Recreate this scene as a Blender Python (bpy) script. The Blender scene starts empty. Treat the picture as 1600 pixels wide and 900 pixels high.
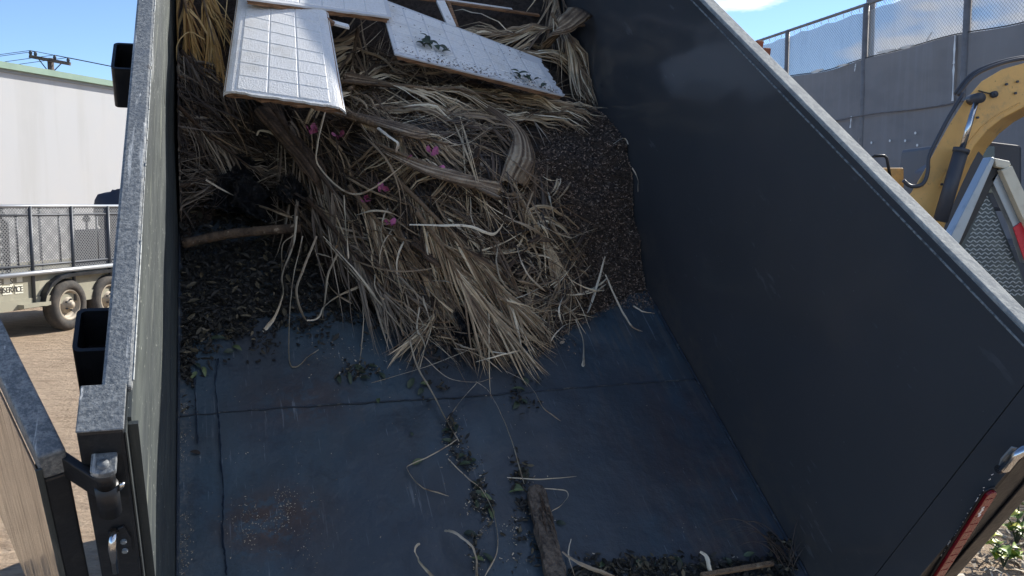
import bpy, bmesh, math, random
import numpy as np
from mathutils import Vector, Matrix, noise as mnoise
random.seed(7); rng = np.random.default_rng(11)
S = bpy.context.scene; COL = S.collection

# ------------------------------------------------------------------ camera
F = 1400.0; CX, CY = 800.0, 450.0; H = 1.8
PITCH = math.atan(130/F)
cam = bpy.data.cameras.new('camera'); co = bpy.data.objects.new('camera', cam); COL.objects.link(co)
co.location = (0, 0, H); co.rotation_euler = (math.pi/2-PITCH, 0, 0)
cam.sensor_width = 36; cam.lens = F/1600*36; cam.clip_start = 0.05; cam.clip_end = 3000
S.camera = co
S.render.resolution_x = 1024; S.render.resolution_y = 576
S.view_settings.view_transform = 'Standard'; S.view_settings.look = 'None'
S.view_settings.exposure = 0.75; S.view_settings.gamma = 1

C = np.array([0, 0, H])
def ray(px, py):
    x, y = (px-CX)/F, -(py-CY)/F
    c, s = math.cos(PITCH), math.sin(PITCH)
    return np.array([x, c+y*s, -s+y*c])
def _n(a): return a/np.linalg.norm(a)
D1 = _n(ray(290, -822)); D2 = _n(np.cross(D1, [0, 0, 1.])); DN = np.cross(D2, D1)   # bed: along, across, normal
HB = 2.5051
M3 = np.array([D2, D1, DN])                       # world -> bed
def Wp(u, v, w): return C+u*D2+v*D1+(w-HB)*DN     # bed -> world
def to_bed(P): q = M3@(np.asarray(P)-C); q[2] += HB; return q
def onw(px, py, w):                               # point of the plane w above the bed floor
    r = M3@ray(px, py); t = (w-HB)/r[2]; return np.array([t*r[0], t*r[1], w])
def onv(px, py, v):
    r = M3@ray(px, py); t = v/r[1]; return np.array([t*r[0], v, HB+t*r[2]])
def aty(px, py, y):                               # point at forward distance y
    r = ray(px, py); return C+r*(y/r[1])
def onz(px, py, z=0.0):
    r = ray(px, py); return C+r*((z-H)/r[2])

# ------------------------------------------------------------------ sun and sky
beta = math.radians(25); k = 0.29
eps = math.atan((k*math.cos(beta)+0.5804*math.sin(beta))/0.8143)
E2 = np.array([-D2[1], D2[0], 0])
sd = math.cos(eps)*(math.cos(beta)*D2+math.sin(beta)*E2)+np.array([0, 0, math.sin(eps)])
sun = bpy.data.lights.new('sun', 'SUN'); so = bpy.data.objects.new('sun', sun); COL.objects.link(so)
so.location = (20, 20, 30); so.rotation_euler = Vector(-sd).to_track_quat('-Z', 'Y').to_euler()
sun.energy = 4.6; sun.angle = math.radians(0.5); sun.color = (1.0, 0.95, 0.87)
wd = bpy.data.worlds.new('World'); S.world = wd; wd.use_nodes = True
nt = wd.node_tree; bg = nt.nodes['Background']
sky = nt.nodes.new('ShaderNodeTexSky'); sky.sky_type = 'NISHITA'; sky.sun_disc = False
sky.sun_elevation = eps; sky.sun_rotation = math.atan2(sd[0], sd[1]); sky.air_density = 1.0; sky.dust_density = 0.0; sky.air_density = 0.8; sky.ozone_density = 3.0; sky.altitude = 1800
tc = nt.nodes.new('ShaderNodeTexCoord'); mp = nt.nodes.new('ShaderNodeMapping'); nz = nt.nodes.new('ShaderNodeTexNoise')
mp.inputs['Scale'].default_value = (1.6, 1.6, 6.0); mp.inputs['Location'].default_value = (0.35, 0.1, 0.0)
nz.inputs['Scale'].default_value = 3.4; nz.inputs['Detail'].default_value = 7; nz.inputs['Roughness'].default_value = 0.55
rp = nt.nodes.new('ShaderNodeValToRGB'); rp.color_ramp.elements[0].position = 0.50; rp.color_ramp.elements[1].position = 0.60
# clouds stand over the right hand part of the sky
sx = nt.nodes.new('ShaderNodeSeparateXYZ'); mr = nt.nodes.new('ShaderNodeMapRange')
mr.inputs['From Min'].default_value = 0.05; mr.inputs['From Max'].default_value = 0.30
mr.inputs['To Min'].default_value = 0.0; mr.inputs['To Max'].default_value = 1.0
mu = nt.nodes.new('ShaderNodeMath'); mu.operation = 'MULTIPLY'
mx = nt.nodes.new('ShaderNodeMix'); mx.data_type = 'RGBA'; mx.inputs['B'].default_value = (7.2, 7.2, 7.4, 1)
L = nt.links.new
L(tc.outputs['Generated'], mp.inputs['Vector']); L(mp.outputs[0], nz.inputs['Vector']); L(nz.outputs['Fac'], rp.inputs[0])
L(tc.outputs['Generated'], sx.inputs[0]); L(sx.outputs['X'], mr.inputs['Value'])
L(rp.outputs[0], mu.inputs[0]); L(mr.outputs[0], mu.inputs[1]); L(mu.outputs[0], mx.inputs['Factor'])
L(sky.outputs[0], mx.inputs['A']); L(mx.outputs['Result'], bg.inputs['Color'])
bg.inputs['Strength'].default_value = 0.13

# ------------------------------------------------------------------ helpers
def tag(o, label=None, cat=None, group=None, kind=None):
    if label: o['label'] = label
    if cat: o['category'] = cat
    if group: o['group'] = group
    if kind: o['kind'] = kind
    return o
def empty(name, loc, label, cat, group=None):
    o = bpy.data.objects.new(name, None); o.empty_display_size = 0.1; COL.objects.link(o); o.location = Vector(loc)
    return tag(o, label, cat, group)
def spline(P, n):
    P = [np.array(p, float) for p in P]
    if len(P) < 3: return [P[0]+(P[-1]-P[0])*t for t in np.linspace(0, 1, n)]
    Q = [2*P[0]-P[1]]+P+[2*P[-1]-P[-2]]; out = []
    for t in np.linspace(0, len(P)-1-1e-6, n):
        i = int(t); f_ = t-i; a, b, c, d = Q[i:i+4]
        out.append(.5*((2*b)+(c-a)*f_+(2*a-5*b+4*c-d)*f_*f_+(3*b-a-3*c+d)*f_**3))
    return out
class MB:
    """collects shapes; build() links them as one mesh object"""
    def __init__(s): s.v = []; s.f = []; s.tone = []
    def add(s, vs, fs, tone=0.5):
        b = len(s.v); s.v += [tuple(map(float, p)) for p in vs]; s.f += [tuple(b+i for i in f) for f in fs]
        s.tone += [tone]*len(vs) if np.isscalar(tone) else list(tone)
    def box(s, a, b):
        (x0, y0, z0), (x1, y1, z1) = a, b
        s.add([(x0,y0,z0),(x1,y0,z0),(x1,y1,z0),(x0,y1,z0),(x0,y0,z1),(x1,y0,z1),(x1,y1,z1),(x0,y1,z1)],
              [(0,3,2,1),(4,5,6,7),(0,1,5,4),(1,2,6,5),(2,3,7,6),(3,0,4,7)])
    def beam(s, p, q, a, b, up=(0, 0, 1), tone=0.5):     # box bar from p to q, a wide, b high (along up)
        p, q = np.array(p, float), np.array(q, float); d = _n(q-p); sd_ = np.cross(d, up)
        if np.linalg.norm(sd_) < 1e-4: sd_ = np.cross(d, (1, 0, 0))
        sd_ = _n(sd_); u_ = np.cross(sd_, d); vs = []
        for e in (p, q):
            for i, j in ((-1,-1),(1,-1),(1,1),(-1,1)): vs.append(e+sd_*a/2*i+u_*b/2*j)
        s.add(vs, [(0,3,2,1),(4,5,6,7),(0,1,5,4),(1,2,6,5),(2,3,7,6),(3,0,4,7)], tone)
    def tube(s, pts, r, n=8, cap=True, tone=0.5):
        pts = [np.array(p, float) for p in pts]; m = len(pts); rr = r if hasattr(r, '__len__') else [r]*m
        vs = []; fs = []; ref = None
        for i, p in enumerate(pts):
            d = _n(pts[min(i+1, m-1)]-pts[max(i-1, 0)])
            if ref is None: ref = np.cross(d, (0, 0, 1)) if abs(d[2]) < .9 else np.cross(d, (1, 0, 0))
            a = _n(ref-d*np.dot(ref, d)); b = np.cross(d, a); ref = a
            for j in range(n):
                t = 2*math.pi*j/n; vs.append(p+rr[i]*(a*math.cos(t)+b*math.sin(t)))
        for i in range(m-1):
            for j in range(n): fs.append((i*n+j, i*n+(j+1) % n, (i+1)*n+(j+1) % n, (i+1)*n+j))
        if cap: fs.append(tuple(range(n-1, -1, -1))); fs.append(tuple((m-1)*n+j for j in range(n)))
        s.add(vs, fs, tone)
    def prism(s, poly, off, tone=0.5):                   # polygon of 3-D points, extruded by off
        a = [np.array(p, float) for p in poly]; n = len(a); off = np.array(off, float)
        s.add(a+[p+off for p in a], [tuple(range(n)), tuple(range(2*n-1, n-1, -1))]+[(i, i+n, (i+1) % n+n, (i+1) % n) for i in range(n)], tone)
    def build(s, name, m, parent=None, smooth=False, bevel=0, origin=None, fix=True):
        me = bpy.data.meshes.new(name); vv = np.array(s.v, float)
        if parent is None:
            if origin is None: origin = np.array([vv[:,0].mean(), vv[:,1].mean(), vv[:,2].min()])
            vv = vv-origin
        me.from_pydata(vv.tolist(), [], s.f)
        if fix and len(s.f) < 4000:
            bm = bmesh.new(); bm.from_mesh(me); bmesh.ops.recalc_face_normals(bm, faces=bm.faces); bm.to_mesh(me); bm.free()
        at = me.attributes.new('tone', 'FLOAT', 'POINT'); at.data.foreach_set('value', np.array(s.tone, dtype=np.float32))
        if smooth: me.shade_smooth()
        me.materials.append(m)
        o = bpy.data.objects.new(name, me); COL.objects.link(o)
        if parent is None: o.location = Vector(origin)
        else: o.parent = parent
        if bevel:
            b = o.modifiers.new('bevel', 'BEVEL'); b.width = bevel; b.segments = 2; b.limit_method = 'ANGLE'; b.angle_limit = 0.7
        return o
def rel(mb, base):   # make world coordinates local to an unrotated Empty at base
    mb.v = [(x-base[0], y-base[1], z-base[2]) for x, y, z in mb.v]; return mb

# ------------------------------------------------------------------ materials
def rgb(r, g, b):     # sRGB 0-255 -> linear
    f = lambda c: (c/255/12.92 if c/255 <= .04045 else ((c/255+.055)/1.055)**2.4)
    return (f(r), f(g), f(b), 1)
class Mat:
    def __init__(s, name, base, rough=0.5, metal=0.0, spec=0.5, coord='Object'):
        s.m = bpy.data.materials.new(name); s.m.use_nodes = True; s.nt = s.m.node_tree
        s.b = s.nt.nodes['Principled BSDF']; s.tc = s.nt.nodes.new('ShaderNodeTexCoord').outputs[coord]
        s.b.inputs['Roughness'].default_value = rough; s.b.inputs['Metallic'].default_value = metal
        s.b.inputs['Specular IOR Level'].default_value = spec
        c = s.nt.nodes.new('ShaderNodeRGB'); c.outputs[0].default_value = base; s.c = c.outputs[0]
        s.nt.links.new(s.c, s.b.inputs['Base Color']); s.r = None; s.rough = rough; s.h = None
    def N(s, t, **kw):
        n = s.nt.nodes.new(t)
        for a, b in kw.items(): setattr(n, a, b)
        return n
    def noise(s, scale, lo, hi, detail=5, rough=.6, loc=(0, 0, 0), kind='noise'):
        mp = s.N('ShaderNodeMapping'); mp.inputs['Scale'].default_value = scale if hasattr(scale, '__len__') else (scale,)*3
        mp.inputs['Location'].default_value = loc
        if kind == 'noise':
            t = s.N('ShaderNodeTexNoise'); t.inputs['Scale'].default_value = 1; t.inputs['Detail'].default_value = detail; t.inputs['Roughness'].default_value = rough; out = t.outputs['Fac']
        else:
            t = s.N('ShaderNodeTexVoronoi'); t.inputs['Scale'].default_value = 1; out = t.outputs['Distance']
        mr = s.N('ShaderNodeMapRange'); mr.interpolation_type = 'SMOOTHSTEP'
        mr.inputs['From Min'].default_value = lo; mr.inputs['From Max'].default_value = hi
        l = s.nt.links.new; l(s.tc, mp.inputs[0]); l(mp.outputs[0], t.inputs['Vector']); l(out, mr.inputs['Value'])
        return mr.outputs[0]
    def mul(s, a, b, op='MULTIPLY'):
        m = s.N('ShaderNodeMath', operation=op); m.use_clamp = True
        for i, x in enumerate((a, b)):
            if isinstance(x, (int, float)): m.inputs[i].default_value = x
            else: s.nt.links.new(x, m.inputs[i])
        return m.outputs[0]
    def spot(s, c, r, soft=0.6):      # 1 inside an ellipsoid, falling to 0
        mp = s.N('ShaderNodeMapping'); mp.inputs['Scale'].default_value = tuple(1/x for x in r); mp.inputs['Location'].default_value = tuple(-a/b for a, b in zip(c, r))
        ln = s.N('ShaderNodeVectorMath', operation='LENGTH'); mr = s.N('ShaderNodeMapRange'); mr.interpolation_type = 'SMOOTHSTEP'
        mr.inputs['From Min'].default_value = 1; mr.inputs['From Max'].default_value = 1-soft
        l = s.nt.links.new; l(s.tc, mp.inputs[0]); l(mp.outputs[0], ln.inputs[0]); l(ln.outputs['Value'], mr.inputs['Value']); return mr.outputs[0]
    def mix(s, fac, color, strength=1.0):
        m = s.N('ShaderNodeMix', data_type='RGBA'); f = s.mul(fac, strength)
        l = s.nt.links.new; l(f, m.inputs['Factor']); l(s.c, m.inputs['A']); m.inputs['B'].default_value = color
        s.c = m.outputs['Result']; l(s.c, s.b.inputs['Base Color']); return s
    def rmix(s, fac, val):            # roughness towards val where fac
        m = s.N('ShaderNodeMix', data_type='FLOAT'); l = s.nt.links.new
        l(fac, m.inputs['Factor'])
        if s.r is None: m.inputs['A'].default_value = s.rough
        else: l(s.r, m.inputs['A'])
        m.inputs['B'].default_value = val; s.r = m.outputs['Result']; l(s.r, s.b.inputs['Roughness']); return s
    def bump(s, fac, dist, strength=1.0):
        b = s.N('ShaderNodeBump'); b.inputs['Distance'].default_value = dist; b.inputs['Strength'].default_value = strength
        s.nt.links.new(fac, b.inputs['Height'])
        if s.h is not None: s.nt.links.new(s.h, b.inputs['Normal'])
        s.h = b.outputs[0]; s.nt.links.new(s.h, s.b.inputs['Normal']); return s
    def ramp(s, stops, attr='tone'):
        a = s.N('ShaderNodeAttribute', attribute_name=attr); r = s.N('ShaderNodeValToRGB'); el = r.color_ramp.elements
        for i, (p, c) in enumerate(stops):
            e = el[i] if i < 2 else el.new(p)
            e.position = p; e.color = c
        s.nt.links.new(a.outputs['Fac'], r.inputs[0]); s.c = r.outputs[0]; s.nt.links.new(s.c, s.b.inputs['Base Color']); return s

def paint(name, base=rgb(30, 38, 50), rough=0.38, dusty=0.25, streak=(30, 1.2, 30)):
    m = Mat(name, base, rough)
    m.mix(m.noise(3, .35, .75, 6), rgb(48, 52, 58), .5)
    m.mix(m.noise(streak, .52, .72, 4), rgb(96, 100, 98), dusty)
    m.mix(m.noise((90, 8, 90), .70, .76, 3), rgb(150, 155, 155), .5*dusty)
    n = m.noise(9, .3, .7, 6); m.rmix(n, rough+.15)
    m.bump(m.noise(60, .3, .7, 3), .0004)
    return m
MT = {}
# bed floor: dark blue paint with rust, dirt and scratches
m = Mat('floor_paint', rgb(62, 80, 92), .34)
m.mix(m.noise((5, 2.2, 5), .38, .68, 7), rgb(66, 72, 76), .7)
m.mix(m.mul(m.noise((14, 14, 14), .42, .52, 8, .8), m.spot(tuple(onw(430, 815, 0)), (.26, .20, .5), .8)), rgb(74, 58, 50), .95)
m.mix(m.mul(m.noise((14, 14, 14), .40, .55, 8, .75, (3, 1, 0)), m.spot(tuple(onw(470, 625, 0)), (.3, .22, .5), .9)), rgb(74, 62, 58), .8)
m.mix(m.mul(m.noise((8, 4, 8), .35, .65, 8, .7, (1, 5, 0)), m.spot((1.75, 1.75, 0), (.55, .9, .5), .8)), rgb(84, 68, 64), .8)
m.mix(m.mul(m.noise((40, 2.5, 40), .5, .62, 6, .6, (2, 0, 0)), m.spot((1.75, 2.1, 0), (.5, 1.3, .5), .6)), rgb(98, 94, 90), .5)
m.mix(m.noise((130, 7, 130), .69, .73, 2), rgb(150, 160, 168), .5)
m.mix(m.noise((9, 60, 9), .71, .75, 3, .5, (4, 2, 1)), rgb(95, 104, 115), .3)
m.mix(m.mul(m.noise(45, .45, .62, 8, .8), m.spot((-.12, 2.2, 0), (.06, 3, .5), .7)), rgb(130, 126, 115), .45)
m.mix(m.mul(m.noise((60, 2.5, 60), .62, .67, 4, .6, (7, 7, 0)), m.noise(3, .45, .6, 3, .5, (2, 2, 2))), rgb(150, 156, 162), .45)
m.mix(m.noise((5, 5, 5), .5, .66, 9, .8, (8, 3, 0)), rgb(40, 44, 50), .55)
m.mix(m.noise((1.3, .8, 1), .45, .62, 4, .5, (2, 6, 0)), rgb(58, 60, 66), .6)
m.rmix(m.noise((7, 3, 7), .35, .65, 6), .55); m.bump(m.noise(25, .3, .7, 5), .0012); m.bump(m.noise(2.2, .3, .7, 2), .012)
MT['floor'] = m.m
m = Mat('left_wall_paint', rgb(58, 64, 65), .5)
m.mix(m.noise((50, 1.1, 7), .40, .68, 6), rgb(84, 90, 86), .7)
m.mix(m.noise((9, 1.3, 26), .60, .70, 4, .6, (3, 1, 2)), rgb(150, 154, 138), .45)
m.mix(m.noise((12, .9, 34), .62, .69, 3, .6, (6, 4, 2)), rgb(38, 46, 48), .6)
m.mix(m.noise(70, .70, .74, 2), rgb(210, 212, 200), .8)
m.rmix(m.noise(9, .3, .7, 6), .7); m.bump(m.noise((4, 1.5, 4), .3, .7, 3), .010)
MT['left_wall'] = m.m
m = Mat('right_wall_paint', rgb(70, 73, 76), .13)
m.mix(m.noise(2.2, .35, .7, 5), rgb(76, 77, 80), .6)
m.mix(m.mul(m.noise((4, 14, 60), .66, .72, 3, .5, (1, 2, 0)), m.noise(3, .5, .6)), rgb(96, 102, 110), .35)
m.mix(m.noise((60, 60, 60), .74, .77, 2), rgb(130, 135, 140), .4)
m.mix(m.mul(m.noise((50, 3, 14), .63, .67, 4, .6, (5, 1, 3)), m.noise(2.3, .48, .6, 3, .5, (1, 1, 8))), rgb(120, 124, 128), .32)
m.mix(m.mul(m.noise((9, 5, 9), .4, .7, 7, .7), m.spot((1.93, 3, 0), (.5, 4, .35), .8)), rgb(96, 90, 82), .5)
m.rmix(m.noise(1.6, .4, .75, 5), .24); m.bump(m.noise(1.1, .3, .7, 2), .010)
MT['right_wall'] = m.m
m = Mat('rail_paint', rgb(88, 93, 96), .5)
m.mix(m.noise(90, .42, .6, 8, .8), rgb(158, 160, 158), .6)
m.mix(m.noise(9, .45, .7, 6), rgb(92, 98, 104), .6)
m.mix(m.noise((60, 14, 60), .66, .70, 4), rgb(214, 214, 208), .7)
m.mix(m.noise((50, 2.2, 50), .60, .68, 5, .6, (3, 0, 1)), rgb(196, 198, 196), .6); m.mix(m.noise((6, 2, 6), .56, .68, 7, .7, (9, 0, 1)), rgb(56, 62, 68), .7); m.mix(m.noise((22, 9, 22), .68, .72, 5, .6, (1, 5, 1)), rgb(58, 54, 52), .7)
m.rmix(m.noise(30, .3, .7, 6), .62); m.bump(m.noise(140, .3, .7, 4), .0006)
MT['rail'] = m.m
m = Mat('right_rail_painted_glare', rgb(132, 136, 136), .8, spec=.2)  # lighter than the left rail: sun glare put into the colour
m.mix(m.noise((40, 24, 40), .42, .62, 7, .8), rgb(170, 172, 166), .8)
m.mix(m.noise((120, 30, 120), .64, .70, 4), rgb(96, 104, 110), .5)
m.bump(m.noise(80, .3, .7, 4), .0006); MT['right_rail'] = m.m
MT['post'] = paint('post_paint', rgb(24, 27, 31), .36, .12).m
MT['post_side'] = paint('dusty_post_paint', rgb(58, 64, 64), .5, .9, (40, 40, 3)).m
MT['black'] = paint('black_paint', rgb(20, 21, 24), .35, .08).m
m = Mat('gate_painted_reflection', rgb(112, 92, 72), .12, spec=.9)  # tan reflection of the sunlit dirt, painted into the base colour
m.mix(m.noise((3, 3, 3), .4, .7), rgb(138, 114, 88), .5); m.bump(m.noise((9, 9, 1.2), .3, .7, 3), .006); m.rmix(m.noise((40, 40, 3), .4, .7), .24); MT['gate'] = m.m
MT['bead'] = Mat('weld_bead', rgb(140, 146, 146), .5); x = MT['bead']; x.mix(x.noise(60, .45, .6, 5), rgb(52, 58, 62), .8); MT['bead'] = x.m
x = Mat('floor_weld', rgb(52, 62, 74), .5); x.mix(x.noise((30, 30, 30), .55, .68, 5), rgb(120, 120, 112), .6); x.bump(x.noise(200, .3, .7), .002); MT['weld'] = x.m
MT['streak'] = Mat('wet_streak', rgb(12, 16, 22), .12).m
x = Mat('chrome', rgb(200, 202, 204), .18, 1.0); MT['chrome'] = x.m
x = Mat('red_lens', rgb(110, 14, 24), .22, spec=.4); x.bump(x.noise((0, 0, 1), 0, 1), 0); MT['red'] = x.m
MT['red'].node_tree.nodes['Principled BSDF'].inputs['Coat Weight'].default_value = .2
MT['white_plain'] = Mat('white_plastic', rgb(225, 225, 222), .4).m
x = Mat('white_panel', rgb(240, 240, 238), .4); x.mix(x.noise(120, .45, .62, 3, .6), rgb(224, 223, 218), .7); x.mix(x.noise(5, .52, .75, 6), rgb(204, 198, 184), .5); x.mix(x.noise(11, .62, .72, 7, .75, (4, 4, 1)), rgb(128, 112, 94), .55); x.bump(x.noise(150, .3, .7, 3), .0012); MT['panel'] = x.m
x = Mat('panel_groove', rgb(208, 209, 210), .6); MT['groove'] = x.m
x = Mat('wood_core', rgb(158, 120, 88), .8); x.mix(x.noise((14, 14, 200), .4, .65, 5), rgb(88, 64, 48), .8); x.bump(x.noise((20, 20, 220), .3, .7, 4), .003); MT['core'] = x.m
x = Mat('weathered_wood', rgb(108, 98, 88), .85); x.mix(x.noise((60, 60, 4), .4, .65, 6), rgb(60, 52, 47), .8); x.bump(x.noise((70, 70, 5), .3, .7, 5), .004); MT['wood'] = x.m
x = Mat('bark', rgb(104, 88, 72), .85); x.mix(x.noise(16, .4, .65, 7), rgb(58, 48, 40), .8); x.mix(x.noise(28, .62, .7, 4), rgb(170, 156, 136), .8); x.bump(x.noise(50, .3, .7, 5), .004); MT['bark'] = x.m
x = Mat('boot_wood', (0, 0, 0, 1), .85); x.ramp([(0, rgb(72, 58, 47)), (1, rgb(196, 176, 148)), (.35, rgb(116, 96, 76)), (.65, rgb(150, 128, 102))]); x.mix(x.noise(13, .5, .68, 7, .7), rgb(92, 74, 60), .7); x.mix(x.noise(24, .60, .7, 6), rgb(196, 180, 152), .5); x.bump(x.noise(70, .3, .7, 6), .006); MT['boot'] = x.m
x = Mat('dark_boot_wood', (0, 0, 0, 1), .85); x.ramp([(0, rgb(50, 41, 36)), (1, rgb(128, 106, 86)), (.5, rgb(86, 70, 57))]); x.mix(x.noise(16, .45, .68, 7, .7), rgb(52, 43, 38), .7); x.bump(x.noise(70, .3, .7, 6), .006); MT['boot_dark'] = x.m
x = Mat('dry_leaf', (0, 0, 0, 1), .62); x.ramp([(0, rgb(66, 53, 44)), (1, rgb(252, 240, 212)), (.25, rgb(112, 94, 76)), (.5, rgb(164, 143, 115)), (.75, rgb(212, 192, 158))]); x.mix(x.noise(14, .45, .7, 5), rgb(92, 76, 60), .45); MT['dry'] = x.m
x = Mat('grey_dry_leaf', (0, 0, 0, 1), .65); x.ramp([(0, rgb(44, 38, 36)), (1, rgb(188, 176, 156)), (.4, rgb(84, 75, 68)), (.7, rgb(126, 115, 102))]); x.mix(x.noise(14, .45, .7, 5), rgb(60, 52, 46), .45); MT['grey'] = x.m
x = Mat('pale_strap', (0, 0, 0, 1), .55); x.ramp([(0, rgb(134, 116, 94)), (1, rgb(234, 224, 200))]); x.mix(x.noise(14, .5, .66, 6), rgb(124, 100, 80), .75); x.mix(x.noise(40, .62, .7, 4), rgb(88, 70, 58), .7); MT['pale'] = x.m
x = Mat('gold_leaf', (0, 0, 0, 1), .5); x.ramp([(0, rgb(120, 84, 44)), (1, rgb(236, 208, 150)), (.5, rgb(200, 162, 98))]); MT['gold'] = x.m
x = Mat('soil', rgb(98, 84, 73), .95); x.mix(x.noise(40, .4, .65, 7, .7), rgb(52, 44, 40), .85); x.mix(x.noise(90, .62, .7, 4), rgb(120, 104, 90), .6); x.bump(x.noise(70, .3, .7, 7, .8), .02); MT['soil'] = x.m
x = Mat('chips', (0, 0, 0, 1), .85); x.ramp([(0, rgb(48, 42, 39)), (1, rgb(160, 144, 126)), (.6, rgb(120, 102, 88)), (.88, rgb(156, 134, 115))]); MT['chips'] = x.m
x = Mat('litter', (0, 0, 0, 1), .6); x.ramp([(0, rgb(24, 23, 21)), (1, rgb(112, 102, 80)), (.6, rgb(40, 38, 31)), (.85, rgb(58, 55, 42))]); MT['litter'] = x.m
x = Mat('black_litter', (0, 0, 0, 1), .7); x.ramp([(0, rgb(14, 14, 14)), (1, rgb(38, 36, 31))]); MT['dark_crumbs'] = x.m  # leaf crumbs in near-black tones
x = Mat('chaff', (0, 0, 0, 1), .8); x.ramp([(0, rgb(100, 84, 68)), (1, rgb(214, 200, 176))]); MT['chaff'] = x.m
x = Mat('green_leaf', (0, 0, 0, 1), .5); x.ramp([(0, rgb(40, 52, 40)), (1, rgb(104, 118, 76)), (.6, rgb(62, 76, 56))]); MT['green'] = x.m
x = Mat('pink_petal', (0, 0, 0, 1), .6); x.ramp([(0, rgb(110, 50, 78)), (1, rgb(206, 112, 158))]); MT['pink'] = x.m
x = Mat('black_film', rgb(26, 29, 35), .16, spec=.8); x.bump(x.noise(22, .3, .7, 6, .6), .045); MT['bag'] = x.m
# outdoors
x = Mat('dirt', rgb(226, 200, 170), .95); x.mix(x.noise(.35, .4, .7, 6), rgb(206, 180, 150), .6); x.mix(x.noise((3, 9, 3), .45, .65, 8, .7), rgb(178, 150, 124), .7); x.mix(x.noise(26, .6, .72, 5), rgb(226, 196, 160), .6)
x.bump(x.noise((2.5, 8, 2.5), .3, .7, 8, .7), .10); x.bump(x.noise(20, .3, .7, 6), .02); MT['dirt'] = x.m
x = Mat('white_wall', rgb(186, 187, 188), .8); x.mix(x.noise((1.3, 1.3, .10), .5, .68, 5), rgb(176, 176, 174), .6); x.mix(x.noise(.8, .45, .7, 6), rgb(190, 189, 187), .5); MT['bwall'] = x.m
x = Mat('green_trim', rgb(134, 160, 140), .6); x.mix(x.noise(2, .4, .7), rgb(112, 138, 122), .5); MT['trim'] = x.m
MT['roof_grey'] = Mat('roof_sheet', rgb(150, 152, 152), .6).m
x = Mat('trailer_grey', rgb(146, 143, 126), .7); x.mix(x.noise(3, .45, .7, 6), rgb(172, 166, 146), .7); x.mix(x.noise(9, .6, .72, 6), rgb(84, 82, 74), .5); MT['tgrey'] = x.m
x = Mat('steel_dark', rgb(70, 74, 80), .5, .3); MT['steel'] = x.m
MT['pipe'] = Mat('pipe_grey', rgb(168, 172, 176), .4, .4).m
x = Mat('mesh_grey', rgb(120, 122, 124), .6); MT['mesh'] = x.m
x = Mat('tyre', rgb(56, 54, 52), .85); x.mix(x.noise(9, .4, .7), rgb(92, 84, 76), .6); MT['tyre'] = x.m
x = Mat('rim', rgb(160, 150, 134), .6, .1); x.mix(x.noise(12, .5, .7), rgb(130, 116, 98), .6); MT['rim'] = x.m
MT['navy'] = Mat('navy_cover', rgb(36, 42, 58), .7).m
MT['ink'] = Mat('ink', rgb(52, 50, 46), .8).m
x = Mat('letter_plate', rgb(226, 224, 206), .7); MT['plate'] = x.m
x = Mat('screen_dark', rgb(136, 133, 132), .9); x.mix(x.noise((.8, .8, 1.6), .4, .7, 3), rgb(118, 116, 116), .5); x.mix(x.noise((7, 7, .6), .5, .7, 3), rgb(150, 149, 150), .25); x.bump(x.noise((.7, .7, .4), .3, .7, 1), .10); MT['screen'] = x.m
x = Mat('screen_pale', rgb(196, 206, 214), .8); x.mix(x.noise((1.4, 1.4, .4), .45, .7, 5), rgb(160, 172, 182), .6)
x.b.inputs['Alpha'].default_value = .72; x.bump(x.noise((1.6, 1.6, .5), .3, .7, 4), .10); MT['screen_pale'] = x.m
x = Mat('galvanised', rgb(128, 124, 122), .6, .2); x.mix(x.noise(6, .4, .7), rgb(104, 98, 96), .6); MT['galv'] = x.m
x = Mat('wire', rgb(92, 98, 104), .5, .3); MT['wire'] = x.m
MT['cable'] = Mat('cable', rgb(40, 42, 46), .6).m
x = Mat('machine_yellow', rgb(232, 182, 106), .5); x.mix(x.noise(4, .45, .7, 6), rgb(212, 168, 104), .6); x.mix(x.noise((18, 18, 18), .62, .70, 6, .7), rgb(84, 66, 46), .7); x.mix(x.noise((2.5, 2.5, 2.5), .52, .66, 8, .75, (5, 1, 2)), rgb(168, 140, 100), .6); MT['yellow'] = x.m
x = Mat('machine_dark', rgb(66, 68, 74), .5); x.mix(x.noise(5, .45, .7), rgb(74, 74, 76), .5); MT['mdark'] = x.m
MT['glass'] = Mat('dark_glass', rgb(20, 24, 30), .08, spec=.8).m
x = Mat('rust', rgb(140, 84, 62), .9); x.mix(x.noise(20, .4, .7), rgb(96, 58, 46), .6); MT['rust'] = x.m
x = Mat('silver_paint', rgb(158, 168, 176), .35, .5); x.mix(x.noise(8, .5, .7), rgb(110, 120, 130), .5); MT['silver'] = x.m
x = Mat('dusty_white', rgb(214, 210, 190), .6); x.mix(x.noise(9, .5, .7), rgb(186, 180, 160), .6); MT['cream'] = x.m
x = Mat('tread_plate', rgb(70, 80, 86), .32, .6); x.mix(x.noise(10, .45, .7, 5), rgb(98, 108, 110), .6); MT['tread'] = x.m
MT['tape_red'] = Mat('red_tape', rgb(206, 40, 56), .4).m
x = Mat('pole_wood', rgb(92, 82, 76), .9); MT['pole'] = x.m
x = Mat('weed', (0, 0, 0, 1), .5); x.ramp([(0, rgb(78, 104, 40)), (1, rgb(206, 204, 84)), (.6, rgb(134, 158, 62))]); x.b.inputs['Subsurface Weight'].default_value = 0; MT['weed'] = x.m
x = Mat('straw', (0, 0, 0, 1), .8); x.ramp([(0, rgb(110, 92, 72)), (1, rgb(226, 214, 190))]); MT['straw'] = x.m

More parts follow.
